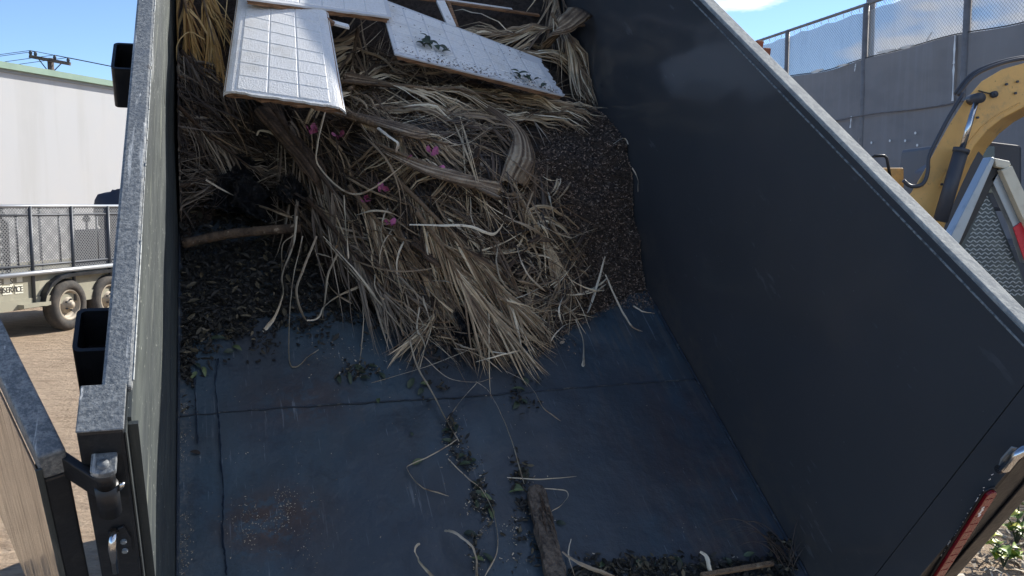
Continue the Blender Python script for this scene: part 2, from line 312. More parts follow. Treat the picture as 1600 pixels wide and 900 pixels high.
# ================================================================== the setting
g = MB()
def gz(x, y): return 0.0
n = 60
xs = np.sign(np.linspace(-1, 1, n))*np.abs(np.linspace(-1, 1, n))**3*600; ys = np.sign(np.linspace(-1, 1, n))*np.abs(np.linspace(-1, 1, n))**3*600
vs = [(x, y, 0) for y in ys for x in xs]
g.add(vs, [(j*n+i, j*n+i+1, (j+1)*n+i+1, (j+1)*n+i) for j in range(n-1) for i in range(n-1)])
tag(g.build('ground', MT['dirt'], origin=np.zeros(3), fix=False), kind='structure')

# ---- warehouse on the left: wall runs towards (480,1400)
wdir = _n(np.array([480, 1400, 0.])); wn = np.array([wdir[1], -wdir[0], 0])      # normal towards the yard
WB = aty(0, 97, 23.0); WB0 = np.array([WB[0], WB[1], 0]); HW = WB[2]
root = empty('warehouse', WB0, 'long white walled warehouse with pale green roof edge behind the mesh sided trailer', 'building')
def wl(a, d, z): return wdir*a+wn*d+np.array([0, 0, z])
def wbox(a0, a1, d0, d1, z0, z1):
    b = MB(); P = [wl(a, d, z) for z in (z0, z1) for a, d in ((a0, d0), (a1, d0), (a1, d1), (a0, d1))]
    b.add(P, [(0,3,2,1),(4,5,6,7),(0,1,5,4),(1,2,6,5),(2,3,7,6),(3,0,4,7)]); return b
wbox(-14, 40, -12, 0, 0, HW-.24).build('wall', MT['bwall'], root)
wbox(-14.2, 40.2, -12.2, .05, HW-.24, HW-.16).build('eave', MT['roof_grey'], root)
wbox(-14.2, 40.2, -.4, .16, HW-.16, HW).build('gutter', MT['trim'], root)
b = MB(); a = [wl(-14.2, .0, HW-.02), wl(40.2, .0, HW-.02), wl(40.2, -12, HW+.4), wl(-14.2, -12, HW+.4)]
b.prism(a, (0, 0, .05)); b.build('roof', MT['roof_grey'], root)

# ---- utility pole beyond the warehouse
pp = aty(79, 95, 46.0); base = np.array([pp[0], pp[1], 0])
root = empty('utility_pole', base, 'wooden utility pole with crossarm showing above the green roof edge', 'utility pole')
b = MB(); b.tube([(0, 0, 0), (0, 0, pp[2]+.12)], [.18, .15], 10); b.build('pole', MT['pole'], root, True)
A = aty(46, 88, 45.8)-base; B = aty(110, 100, 45.8)-base
b = MB(); b.beam(A, B, .12, .16); b.build('crossarm', MT['wood'], root)
for t in (.03, .15, .62, .95):
    p = A+(B-A)*t; b = MB(); b.tube([p+np.array([0, 0, .06]), p+np.array([0, 0, .16]), p+np.array([0, 0, .3])], [.05, .09, .05], 8); b.build('insulator', MT['steel'], root, True)
b = MB(); m_ = (A+B)/2; b.beam(A*.6+m_*.4, m_-np.array([0, 0, .7]), .04, .04); b.beam(B*.6+m_*.4, m_-np.array([0, 0, .7]), .04, .04); b.build('brace', MT['steel'], root)
b = MB()
for t, ex, ey in ((.03, 700, 40), (.15, 720, 60), (.62, 740, 70), (.95, 760, 85)):
    p = A+(B-A)*t+base+np.array([0, 0, .3]); q = p+np.array([60, 25, 1.5]); w_ = p+np.array([-60, -12, 1.0])
    for e in (q, w_):
        b.tube([p+(e-p)*s_+np.array([0, 0, -3.2*4*s_*(1-s_)]) for s_ in np.linspace(0, 1, 13)], .014, 4)
b = rel(b, base); b.build('wire', MT['cable'], root)

# ---- landscaper's mesh sided trailer
td = _n(np.array([320, 1400, 0.])); tn = np.array([td[1], -td[0], 0])
T0 = onz(110, 516); T0 = np.array([T0[0], T0[1], 0]); Y0 = T0[1]
root = empty('mesh_sided_trailer', T0, 'grey tandem axle landscaping trailer with mesh sides and white letter plates parked by the warehouse', 'trailer')
def sidept(px, py, d=0.0):      # point on the trailer side plane
    r = ray(px, py); P0 = T0+tn*d; t = np.dot(P0-C, tn)/np.dot(r, tn); return C+r*t
def tl(a, d, z): return td*a+tn*d+np.array([0, 0, z])
def tloc(px, py): q = sidept(px, py)-T0; return np.dot(q, td), q[2]
def tbox(a0, a1, d0, d1, z0, z1, b=None):
    b = b or MB(); P = [tl(a, d, z) for z in (z0, z1) for a, d in ((a0, d0), (a1, d0), (a1, d1), (a0, d1))]
    b.add(P, [(0,3,2,1),(4,5,6,7),(0,1,5,4),(1,2,6,5),(2,3,7,6),(3,0,4,7)]); return b
zt = tloc(100, 322)[1]; zp = tloc(100, 422)[1]; zb = tloc(100, 462)[1]; zl = tloc(60, 478)[1]
a52, a115, a170 = tloc(52, 400)[0], tloc(116, 400)[0], tloc(170, 400)[0]
da = a115-a52; am = a52-2.6*da; aM = a52+4*da
tbox(am, aM, -.06, -.04, zl+.12, zp-.02).build('side_panel', MT['tgrey'], root)
tbox(am, aM, -.10, -.02, zl-.02, zl+.12).build('frame_rail', MT['tgrey'], root)
tbox(am, aM, -1.9, -.1, zl, zl+.06).build('deck', MT['steel'], root)
tbox(am, aM, -1.94, -1.9, zl, zp).build('side_panel', MT['tgrey'], root)
for d in (-.03, -1.92):
    b = MB(); b.tube([tl(am, d, zt), tl(aM, d, zt)], .022); b.build('top_rail', MT['pipe'], root, True)
b = MB(); b.tube([tl(am, .02, zp), tl(aM, .02, zp)], .034); b.build('rub_rail', MT['pipe'], root, True)
b = MB(); b.tube([tl(am, -.03, zp+.1), tl(aM, -.03, zp+.1)], .016); b.tube([tl(am, -.03, zt-.12), tl(aM, -.03, zt-.12)], .014); b.build('mid_rail', MT['steel'], root, True)
for i in range(-2, 5):
    for d in (-.02, -1.92):
        b = MB(); b.tube([tl(a52+i*da, d, zl), tl(a52+i*da, d, zt)], .026); b.build('side_post', MT['steel'], root, True)
for i in range(-2, 4):
    b = MB(); b.tube([tl(a52+(i+.72)*da, -.05, zp+.1), tl(a52+(i+.72)*da, -.05, zt-.1)], .018); b.build('mesh_stiffener', MT['steel'], root, True)
def diagmesh(a0, a1, z0, z1, pitch, wd_, pt, slope=1.2, nrm=None):
    """flat wires of a diamond mesh in the rectangle a0..a1, z0..z1 (pt maps a,z to a point)"""
    b = MB()
    for sgn in (1, -1):
        hgt = z1-z0; run = hgt/slope; x = a0-run
        while x < a1+run:
            e0, e1 = (x, x+run) if sgn > 0 else (x+run, x)
            # clip in a
            t0, t1 = 0., 1.; dx = e1-e0
            for lim, s_ in ((a0, 1), (a1, -1)):
                f0, f1 = (e0-lim)*s_, (e1-lim)*s_
                if f0 < 0 and f1 < 0: t0 = 2
                elif f0 < 0: t0 = max(t0, (lim-e0)/dx)
                elif f1 < 0: t1 = min(t1, (lim-e0)/dx)
            if t0 < t1:
                A = (e0+dx*t0, z0+hgt*t0); Bq = (e0+dx*t1, z0+hgt*t1); w2 = wd_/2
                b.add([pt(A[0]-w2, A[1]), pt(A[0]+w2, A[1]), pt(Bq[0]+w2, Bq[1]), pt(Bq[0]-w2, Bq[1])], [(0, 1, 2, 3)])
            x += pitch
    return b
tag(diagmesh(am, aM, zp+.02, zt-.02, .055, .020, lambda a, z: tl(a, -.035, z), .9).build('expanded_mesh', MT['mesh'], root, fix=False), kind='stuff')
tag(diagmesh(am, aM, zp+.02, zt-.02, .055, .018, lambda a, z: tl(a, -1.915, z), .9).build('expanded_mesh', MT['mesh'], root, fix=False), kind='stuff')
# folded ramp gate leaning inside at the near end
b = MB(); ra0, ra1 = am, a52-.12
b.tube([tl(ra0, -.3, zp), tl(ra0, -.3, zt-.05), tl(ra1-.2, -.3, zt-.05), tl(ra1, -.3, zt-.22), tl(ra1, -.3, zp)], .03); b.build('ramp_frame', MT['steel'], root, True)
tag(diagmesh(ra0, ra1, zp-.1, zt-.08, .075, .03, lambda a, z: tl(a, -.31, z), 1.3).build('ramp_mesh', MT['steel'], root, fix=False), kind='stuff')
def wheel(a, root, r=.37, wd_=.2):
    c = tl(a, 0, r); b = MB(); prof = [(r*.60, -wd_/2), (r*.8, -wd_/2-.005), (r*.95, -wd_/2+.02), (r, -wd_/2+.05), (r, wd_/2-.05), (r*.95, wd_/2-.02), (r*.8, wd_/2+.005), (r*.62, wd_/2-.005), (r*.6, wd_/2-.03)]
    N = 40; vs = []; fs = []
    for i in range(N):
        t = 2*math.pi*i/N
        for (rr, q) in prof: vs.append(c+td*rr*math.cos(t)+np.array([0, 0, rr*math.sin(t)])+tn*(q-.07))
    m_ = len(prof)
    for i in range(N):
        for j in range(m_-1): fs.append((i*m_+j, i*m_+j+1, ((i+1) % N)*m_+j+1, ((i+1) % N)*m_+j))
    b.add(vs, fs); ty = b.build('tyre', MT['tyre'], root, True)
    for q in (-.03, 0, .03):
        b = MB(); 
    b = MB(); prof = [(r*.61, wd_/2-.02), (r*.55, wd_/2-.01), (r*.5, wd_/2-.05), (r*.34, wd_/2-.09), (r*.30, wd_/2-.04), (r*.14, wd_/2-.03), (r*.13, wd_/2+.03), (0.001, wd_/2+.035)]
    vs = []; fs = []
    for i in range(N):
        t = 2*math.pi*i/N
        for (rr, q) in prof: vs.append(c+td*rr*math.cos(t)+np.array([0, 0, rr*math.sin(t)])+tn*(q-.07))
    m_ = len(prof)
    for i in range(N):
        for j in range(m_-1): fs.append((i*m_+j, i*m_+j+1, ((i+1) % N)*m_+j+1, ((i+1) % N)*m_+j))
    b.add(vs, fs); rm = b.build('rim', MT['rim'], root, True)
    for i in range(5):
        t = 2*math.pi*i/5; p = c+td*r*.22*math.cos(t)+np.array([0, 0, r*.22*math.sin(t)])+tn*(wd_/2-.10)
        b = MB(); b.tube([p, p+tn*.03], .014, 6); b.build('lug_nut', MT['steel'], rm)
wheel(0, root); wheel(.88, root)
b = MB()    # mudguard over both wheels
arc = [(-.56, .40), (-.50, .58), (-.38, .71), (-.20, .79), (0, .81), (.88, .81), (1.08, .79), (1.26, .71), (1.38, .58), (1.44, .40)]
for i in range(len(arc)-1):
    (a0, z0), (a1, z1) = arc[i], arc[i+1]; b.prism([tl(a0, -.28, z0), tl(a0, .06, z0), tl(a1, .06, z1), tl(a1, -.28, z1)], (0, 0, .012)); b.prism([tl(a0, .055, z0-.035), tl(a0, .055, z0), tl(a1, .055, z1), tl(a1, .055, z1-.035)], tn*.008)
b.build('mudguard', MT['black'], root)
tbox(-.95, -.45, -.25, .08, .42, .47).build('step', MT['tgrey'], root)
tbox(am, aM-1, -.95, -.85, .30, zl).build('axle_beam', MT['steel'], root)
# letter plates
def text_obj(txt, size, mat_, parent, M, name='lettering', ext=.001):
    cu = bpy.data.curves.new(name, 'FONT'); cu.body = txt; cu.size = size; cu.extrude = ext; cu.align_x = 'CENTER'; cu.align_y = 'CENTER'
    o = bpy.data.objects.new(name, cu); COL.objects.link(o); dg = bpy.context.evaluated_depsgraph_get()
    me = bpy.data.meshes.new_from_object(o.evaluated_get(dg)); bpy.data.objects.remove(o); me.materials.append(mat_)
    o = bpy.data.objects.new(name, me); COL.objects.link(o); o.parent = parent; o.matrix_local = M; return o
def tmat(a, z, d): return Matrix(((td[0], 0, tn[0], tl(a, d, z)[0]), (td[1], 0, tn[1], tl(a, d, z)[1]), (0, 1, 0, z), (0, 0, 0, 1)))
for ch, px, py, pl in (('E', 3, 442, 1), ('', 14, 438, 1), ('S', 21, 440, 1), ('', 34, 435, 1), ('W', 0, 455, 0), ('N', 5, 455, 0), ('S', 10, 454, 1), ('E', 15, 453.6, 1), ('R', 20, 453.2, 1), ('V', 25, 452.8, 0), ('I', 28.6, 452.4, 1), ('C', 32, 452, 1), ('E', 37, 451.6, 1)):
    a_, z_ = tloc(px, py); s_ = .10 if ch == '' else .115
    if pl:
        hw = .028 if ch else .05
        if ch == 'I': hw = .016
        pt_ = tbox(a_-hw, a_+hw, -.038, -.034, z_-s_*.5, z_+s_*.5).build('letter_plate', MT['plate'], root)
    if ch: text_obj(ch, .11, MT['ink'], root, tmat(a_, z_, -.030))

# dark covered machine behind the mesh trailer, in front of the warehouse
mb0 = sidept(160, 400, -3.0); mb0 = np.array([mb0[0], mb0[1], 0])
root = empty('covered_machine', mb0, 'dark navy covered machine standing behind the mesh trailer against the white wall', 'machine')
def lump(c, r, amp, fr, seg=24, rings=14, seed=0, cover=None):
    vs = []; fs = []
    for i in range(rings+1):
        th = math.pi*i/rings
        for j in range(seg):
            ph = 2*math.pi*j/seg; d = np.array([math.sin(th)*math.cos(ph), math.sin(th)*math.sin(ph), math.cos(th)])
            q = 1+amp*mnoise.fractal(Vector(d*fr+np.array([seed*7.3, 1, 2])), 1, 2, 4)
            vs.append(np.array(c)+d*np.array(r)*q)
    for i in range(rings):
        for j in range(seg): fs.append((i*seg+j, i*seg+(j+1) % seg, (i+1)*seg+(j+1) % seg, (i+1)*seg+j))
    return vs, fs
dy_ = mb0[1]; ppm = dy_/F
b = MB(); b.box((-.35, -.5, 0), (.65, .6, aty(160, 358, dy_)[2])); b.build('engine_box', MT['navy'], root, bevel=.05)
b = MB(); b.add(*lump((.45, .1, aty(160, 325, dy_)[2]-.1), (.55, .45, .5), .25, 1.5, seed=3)); b.build('cover', MT['navy'], root, True)
b = MB(); x_ = aty(135, 340, dy_)[0]-mb0[0]; b.tube([(x_, 0, 0), (x_, 0, aty(135, 345, dy_)[2])], .025); b.add(*lump((x_, 0, aty(135, 342, dy_)[2]), (.08, .05, .07), .1, 2)); b.build('lever', MT['navy'], root, True)

# ---- tall screened fence on the right
fd = _n(np.array([-370, 1400, 0.])); fn = np.array([-fd[1], fd[0], 0])     # normal towards the yard (left)
FB = aty(1250, 42, 22.0); HF = FB[2]; F0 = np.array([FB[0], FB[1], 0])
root = empty('screened_fence', F0, 'tall chain link fence with dark windscreen below and pale mesh above behind the excavator', 'fence')
def fl(a, d, z): return fd*a+fn*d+np.array([0, 0, z])
def floc(px, py): r = ray(px, py); t = np.dot(F0-C, fn)/np.dot(r, fn); q = C+r*t-F0; return np.dot(q, fd), q[2]
a0, a1 = -16, 14
zs = floc(1400, 82)[1]
# screen panels, each between two seams
seams = [a0, floc(1497, 90)[0], floc(1337, 150)[0], floc(1200, 150)[0] if False else floc(1337, 150)[0]+4.2, a1]
tops = lambda a: zs+.03*math.sin(a*1.1)+.02*math.sin(a*2.3+1)
zm = floc(1420, 172)[1]
for i in range(4):
    s0, s1 = seams[i]-.02, seams[i+1]+.02
    dq = .012*(i % 2)
    for (zz0, zz1, dd) in ((0.02, zm, .03), (zm-.03, None, .045)):
        vs = []; fs = []; n_ = 40
        for q in range(n_+1):
            a = s0+(s1-s0)*q/n_
            for w_ in range(9):
                zt_ = zz1 if zz1 else tops(a); z = zz0+(zt_-zz0)*w_/8
                vs.append(fl(a, dd+dq+.03*mnoise.noise(Vector((a*.9, z*.8, i))), z))
        for q in range(n_):
            for w_ in range(8): fs.append((q*9+w_, (q+1)*9+w_, (q+1)*9+w_+1, q*9+w_+1))
        b = MB(); b.add(vs, fs); b.build('windscreen_panel', MT['screen'], root, True)
vs = []; fs = []; n_ = 90
for q in range(n_+1):
    a = a0+(a1-a0)*q/n_
    for w_ in range(7):
        z = zs-.1+(HF-.10-.05*abs(math.sin(a*3.3))-(zs-.1))*w_/6; vs.append(fl(a, -.04+.03*mnoise.noise(Vector((a*1.3, z, 5))), z))
for q in range(n_):
    for w_ in range(6): fs.append((q*7+w_, (q+1)*7+w_, (q+1)*7+w_+1, q*7+w_+1))
b = MB(); b.add(vs, fs); b.build('pale_netting', MT['screen_pale'], root, True)
b = MB(); b.tube([fl(a0, 0, HF), fl(a1, 0, HF)], .035); b.build('top_rail', MT['galv'], root, True)
b = MB(); b.tube([fl(a, .05, tops(a)+.02) for a in np.linspace(a0, a1, 120)], .012, 5); b.build('tie_cable', MT['cable'], root)
tag(diagmesh(a0, a1, zs-.1, HF, .075, .009, lambda a, z: fl(a, .01, z), 1.0).build('chain_link', MT['wire'], root, fix=False), kind='stuff')
for px, r in ((1232, .055), (1354, .065), (1512, .07)):
    a_ = floc(px, 60)[0]; b = MB(); b.tube([fl(a_, .03, 0), fl(a_, .03, HF)], r, 10); b.build('fence_post', MT['galv'], root, True)
for a_ in (floc(1232, 60)[0]+4.5, floc(1232, 60)[0]+8.5, a0+1, floc(1512, 60)[0]-3.4):
    b = MB(); b.tube([fl(a_, -.02, 0), fl(a_, -.02, HF)], .06, 10); b.build('fence_post', MT['galv'], root, True)
b = MB(); b.tube([fl(a, .11, zm+.02*math.sin(a*1.7)) for a in np.linspace(a0, a1, 80)], .012, 5); b.build('seam_rope', MT['galv'], root, True)
b = MB()
for a in np.arange(a0, a1, .28): b.tube([fl(a, .0, HF-.12), fl(a, .02, HF+.04)], .008, 4)
tag(b.build('tie_wire', MT['white_plain'], root), kind='stuff')
for px, y0, y1, wd_ in ((1344, 100, 112, .05), (1337, 182, 200, .06), (1500, 55, 100, .05), (1498, 100, 158, .06)):
    A_, B_ = floc(px, y0), floc(px-2, y1); b = MB(); w2 = wd_/2
    k_ = 7; vs = []
    for i in range(k_): t = i/(k_-1); a_ = A_[0]+(B_[0]-A_[0])*t; z_ = A_[1]+(B_[1]-A_[1])*t; e = w2*(.25+random.random()*.9); vs += [fl(a_-e, .11, z_), fl(a_+e, .11, z_)]
    b.add(vs, [(2*i, 2*i+1, 2*i+3, 2*i+2) for i in range(k_-1)]); b.build('torn_strip', MT['white_plain'], root)
for (xa, ya), (xb, yb), th_ in (((1272, 114), (1292, 108), .07), ((1312, 104), (1332, 100), .04), ((1376, 83), (1406, 77), .06), ((1408, 77), (1436, 70), .05), ((1452, 66), (1462, 50), .05)):
    A_, B_ = floc(xa, ya), floc(xb, yb); n_ = 8; vs = []
    for i in range(n_+1):
        t = i/n_; a_ = A_[0]+(B_[0]-A_[0])*t; z_ = A_[1]+(B_[1]-A_[1])*t; e = th_*math.sin(math.pi*(.06+.88*t))*random.uniform(.7, 1.2); vs += [fl(a_, .07, z_-e*.5), fl(a_, .09, z_+e*.5)]
    b = MB(); b.add(vs, [(2*i, 2*i+1, 2*i+3, 2*i+2) for i in range(n_)]); b.build('torn_hem', MT['white_plain'], root)
for px, py in ((1368, 223), (1397, 220), (1421, 220), (1437, 208), (1440, 227), (1371, 246)):
    a_, z_ = floc(px, py); b = MB(); b.tube([fl(a_, .10, z_), fl(a_, .105, z_)], .028, 8); b.build('grommet', MT['white_plain'], root)
# tall netting pole just behind the fence
P = aty(1337, 0, 21.0); base = np.array([P[0], P[1], 0])
a_ = floc(1337, 60)[0]; base = F0+fl(a_, -.35, 0)
root = empty('light_pole', base, 'tall grey steel pole rising out of frame behind the fence', 'pole')
b = MB(); b.tube([(0, 0, 0), (0, 0, 9.5)], [.11, .09], 12); b.build('shaft', MT['galv'], root, True)
b = MB(); b.tube([(.05, -.12, 9.3), (-9, 14, 6.5)], .012, 4); b.build('guy_wire', MT['cable'], root)
b = MB(); b.box((-.25, -.25, 0), (.25, .25, .03)); b.build('base_plate', MT['galv'], root)

# ---- excavator between the fence and the dump bed
EY = 9.6; base = aty(1450, 400, EY); base[2] = 0
root = empty('excavator', base, 'yellow excavator with arched boom behind the raised bed', 'excavator')
def ep(px, py, d=0.0): return aty(px, py, EY)+np.array([0, d, 0])-base
outer = [(1660, 96), (1600, 98), (1565, 108), (1533, 127), (1506, 158), (1484, 192), (1464, 228), (1446, 262), (1430, 290), (1416, 312), (1396, 360)]
inner = [(1458, 372), (1474, 330), (1490, 292), (1506, 258), (1522, 228), (1542, 204), (1566, 185), (1602, 166), (1660, 152)]
b = MB(); b.prism([ep(*p) for p in outer+inner], (0.36, .42, 0)); bo_ = b.build('boom', MT['yellow'], root, bevel=.012)
b = MB()          # weld seam and reinforcing strip along the belly of the boom
b.tube([ep(x-9, y-5, -.004) for x, y in inner[1:-1]], .008, 5); b.build('boom_weld', MT['yellow'], bo_, True)
b = MB(); b.prism([ep(1466, 292, -.012), ep(1480, 262, -.012), ep(1500, 268, -.012), ep(1488, 298, -.012)], (0, .012, 0)); b.build('boom_plate', MT['yellow'], bo_, bevel=.003)
for x_, y_ in ((1470, 288), (1482, 268), (1495, 273), (1486, 292), (1526, 184), (1571, 132), (1588, 128), (1585, 146)):
    b = MB(); p_ = ep(x_, y_, -.012); b.tube([p_, p_-np.array([0, .02, 0])], .014, 6); b.build('bolt', MT['mdark'], bo_)
b = MB()
for off in (0, 1):
    b.tube(spline([ep(x, y-4-3*off, .05+.06*off) for x, y in [(1640, 92), (1600, 95), (1560, 105), (1525, 122), (1500, 152)]], 18), .020, 8)
b.tube(spline([ep(1504, 146, -.02), ep(1480, 184, -.03), ep(1460, 222, -.03), ep(1449, 246, -.03), ep(1446, 270, -.05), ep(1438, 288, -.05), ep(1420, 291, -.05), ep(1408, 282, -.05)], 30), .021, 8)
b.build('hydraulic_hose', MT['mdark'], root, True)
b = MB(); b.tube([ep(1516, 156, -.14), ep(1490, 238, -.16)], .030, 12); b.build('cylinder_rod', MT['chrome'], root, True)
b = MB(); b.tube([ep(1491, 234, -.16), ep(1458, 345, -.16)], .075, 14); b.tube([ep(1491, 234, -.16), ep(1489, 240, -.16)], .085, 14); b.build('cylinder_barrel', MT['mdark'], root, True)
b = MB(); p = ep(1517, 156, -.2); b.tube([p, p+np.array([0, .22, 0])], .055, 14); b.build('cylinder_eye', MT['mdark'], root, True)
b = MB(); p = ep(1551, 148, -.05); b.tube([p, p+np.array([0, .07, 0])], .035, 14); b.build('pin', MT['mdark'], root, True)
b = MB(); b.tube([ep(1527, 142, -.02), ep(1540, 146, -.03), ep(1551, 148, -.05)], .007, 5); b.build('grease_line', MT['cable'], root)
b = MB(); b.prism([ep(1535, 216, .5), ep(1590, 216, .5), ep(1640, 222, .5), ep(1640, 330, .5), ep(1520, 330, .5)], (0, 1.5, 0)); b.build('cab', MT['mdark'], root, bevel=.04)
b = MB(); b.prism([ep(1545, 224, .48), ep(1592, 224, .48), ep(1592, 300, .48), ep(1535, 300, .48)], (0, .015, 0)); b.build('cab_window', MT['glass'], root)
b = MB(); b.prism([ep(1500, 262, .2), ep(1545, 232, .2), ep(1560, 250, .2), ep(1560, 420, .2), ep(1470, 420, .2)], (0, .9, 0)); b.build('swing_frame', MT['mdark'], root, bevel=.03)
b = MB(); b.prism([ep(1388, 259, .5), ep(1445, 259, .5), ep(1445, 330, .5), ep(1360, 330, .5)], (0, 1.0, 0)); b.build('engine_cover', MT['yellow'], root, bevel=.02)
b = MB(); b.tube([ep(1368, 300, .3), ep(1376, 262, .3), ep(1380, 244, .3), ep(1384, 241, .3), ep(1400, 241, .3), ep(1404, 245, .3), ep(1412, 290, .3)], .017, 8); b.build('handrail', MT['black'], root, True)
b = MB(); b.box((-.6, .2, .0), (3.4, .75, .85)); b.build('track', MT['mdark'], root, bevel=.2)
b = MB(); b.box((-.6, 2.0, .0), (3.4, 2.55, .85)); b.build('track', MT['mdark'], root, bevel=.2)
b = MB(); b.box((-.3, .4, .8), (3.4, 2.4, 1.35)); b.build('upper_deck', MT['mdark'], root, bevel=.05)
for i in range(4):
    x0, y0 = 1476+i*5, 316+i*1; b = MB(); b.beam(ep(x0, y0, .1), ep(x0-2, y0+12, .1), .018, .01, (0, 1, 0)); b.build('vent_slot', MT['silver'], root)
for px, py in ((1500, 283), (1505, 278), (1462, 331)):
    b = MB(); p = ep(px, py, .12); b.tube([p, p+np.array([.03, .04, .01])], .03, 8); b.build('fitting', MT['silver'], root)
# ---- neighbouring trailer on the right with tread plate
NY = 5.6; base = aty(1560, 460, NY); base[2] = 0
root = empty('tread_plate_trailer', base, 'silver and black trailer corner with tread plate and red tape beside the right wall', 'trailer')
def np_(px, py, d=0.0): return aty(px, py, NY)+np.array([0, d, 0])-base
b = MB(); b.prism([np_(1549, 245), np_(1556, 248), np_(1500, 378), np_(1470, 420), np_(1462, 415)], (0, .10, 0)); b.build('frame_bar', MT['silver'], root, bevel=.004)
b = MB(); b.prism([np_(1556, 248, .03), np_(1566, 268, .03), np_(1500, 395, .03), np_(1480, 420, .03), np_(1470, 418, .03)], (0, .08, 0)); b.build('bar_shaded_face', MT['black'], root, bevel=.004)  # unlit face of the box beam, its shade put in as black
b = MB(); b.prism([np_(1553, 247, -.01), np_(1577, 252, -.01), np_(1579, 258, -.01), np_(1570, 264, -.01), np_(1556, 261, -.01)], (0, .14, 0)); b.build('corner_cap', MT['cream'], root, bevel=.006)
b = MB(); b.prism([np_(1562, 266, -.02), np_(1579, 259, -.02), np_(1640, 392, -.02), np_(1622, 400, -.02)], (0, .10, 0)); b.build('side_rail', MT['cream'], root, bevel=.004)
b = MB(); b.prism([np_(1553, 280, .03), np_(1563, 268, .03), np_(1622, 402, .03), np_(1606, 412, .03), np_(1586, 352, .03)], (0, .06, 0)); b.build('side_web', MT['silver'], root, bevel=.004)
b = MB(); b.prism([np_(1586, 356, .02), np_(1600, 346, .02), np_(1620, 396, .02), np_(1604, 408, .02)], (0, .008, 0)); b.build('reflective_tape', MT['tape_red'], root)
pl = [(1552, 290), (1606, 420), (1640, 520), (1500, 520), (1498, 395)]
b = MB(); b.prism([np_(x, y, .10) for x, y in pl], (0, .02, 0)); b.build('tread_plate', MT['tread'], root)
b = MB()
for i in range(26):
    for j in range(26):
        px = 1505+i*5.2+(j % 2)*2.6; py = 300+j*6.5
        if px < 1552-(py-290)*.42+8 or px > 1552+(py-290)*.42-4: continue
        s_ = 1 if (i+j) % 2 else -1; c_ = np_(px, py, .098); b.beam(c_-np.array([.009*s_, 0, .007]), c_+np.array([.009*s_, 0, .007]), .006, .004, (0, 1, 0))
tag(b.build('tread_pattern', MT['silver'], root, fix=False), kind='stuff')
b = MB(); b.beam(np_(1498, 395, .12), np.array([0, .2, 0]), .1, .1); b.beam(np_(1640, 420, .12), np.array([.4, .2, 0]), .1, .1); b.build('leg', MT['black'], root)

# ================================================================== the raised dump trailer (built in bed coordinates u, v, w)
UL, UR, VR, VF, HWALL = -0.125, 1.934, 1.09, 5.33, 1.265
BED = bpy.data.objects.new('dump_trailer', None); COL.objects.link(BED)
O = Wp(0, 0, 0)
BED.matrix_world = Matrix(((D2[0], D1[0], DN[0], O[0]), (D2[1], D1[1], DN[1], O[1]), (D2[2], D1[2], DN[2], O[2]), (0, 0, 0, 1)))
tag(BED, 'dark blue steel dump trailer with its bed raised and loaded with palm debris', 'dump trailer')
def bx(name, a, b_, mat_, parent=BED, bevel=0):
    b = MB(); b.box(a, b_); return b.build(name, mat_, parent, bevel=bevel)
def sheet(name, f, nu, nv, mat_, off):       # f(s,t)->point ; thick sheet
    b = MB(); P = [np.array(f(i/nu, j/nv), float) for j in range(nv+1) for i in range(nu+1)]; n1 = len(P); off = np.array(off, float)
    fs = []
    for j in range(nv):
        for i in range(nu):
            a = j*(nu+1)+i; q = (a, a+1, a+nu+2, a+nu+1); fs += [q, tuple(x+n1 for x in q[::-1])]
    rim = [i for i in range(nu+1)]+[(j+1)*(nu+1)+nu for j in range(nv)]+[nv*(nu+1)+i for i in range(nu-1, -1, -1)]+[j*(nu+1) for j in range(nv-1, 0, -1)]
    m_ = len(rim); b.add(P+[p+off for p in P], fs)
    b.add([P[i] for i in rim]+[P[i]+off for i in rim], [(i, i+m_, (i+1) % m_+m_, (i+1) % m_) for i in range(m_)]); o = b.build(name, mat_, BED, True)
    pm = o.data.polygons; nrm = _n(np.abs(off)); 
    for p_ in pm: p_.use_smooth = abs(float(np.dot(p_.normal, nrm))) > .5
    return o
nsf = lambda x, y, s_=1.0: mnoise.noise(Vector((x*s_, y*s_, 3.3)))
fl_ = sheet('bed_floor', lambda s_, t: (UL-.012+(UR-UL+.024)*s_, VR-.02+(VF-VR+.02)*t, .005*nsf(s_*3, t*6)*math.sin(math.pi*s_)), 30, 60, MT['floor'], (0, 0, -.006))
# wall sheets with the faint dents of a used bed
lw = sheet('left_wall', lambda s_, t: (UL-.002-.009*nsf(t*7, s_*2+7)*math.sin(math.pi*s_)-.010*s_, VR+.04+(VF-VR-.03)*t, -.01+s_*(HWALL-.002)), 14, 70, MT['left_wall'], (-.006, 0, 0))
rw = sheet('right_wall', lambda s_, t: (UR+.004*nsf(t*4, s_*2+2)*math.sin(math.pi*s_), VR+.03+(VF-VR-.02)*t, -.01+s_*(HWALL-.002)), 14, 60, MT['right_wall'], (.006, 0, 0))
bx('front_wall', (UL-.02, VF, -.02), (UR+.01, VF+.006, HWALL-.07), MT['right_wall'])
bx('top_rail', (-.187, VR+.1, HWALL-.075), (-.137, VF+.05, HWALL), MT['rail'], bevel=.006)
bx('top_rail', (UR+.003, VR+.0, HWALL-.075), (UR+.064, VF+.05, HWALL), MT['right_rail'], bevel=.006)
bx('top_rail', (-.137, VF+.008, HWALL-.075), (UR+.003, VF+.06, HWALL-.002), MT['rail'], bevel=.006)
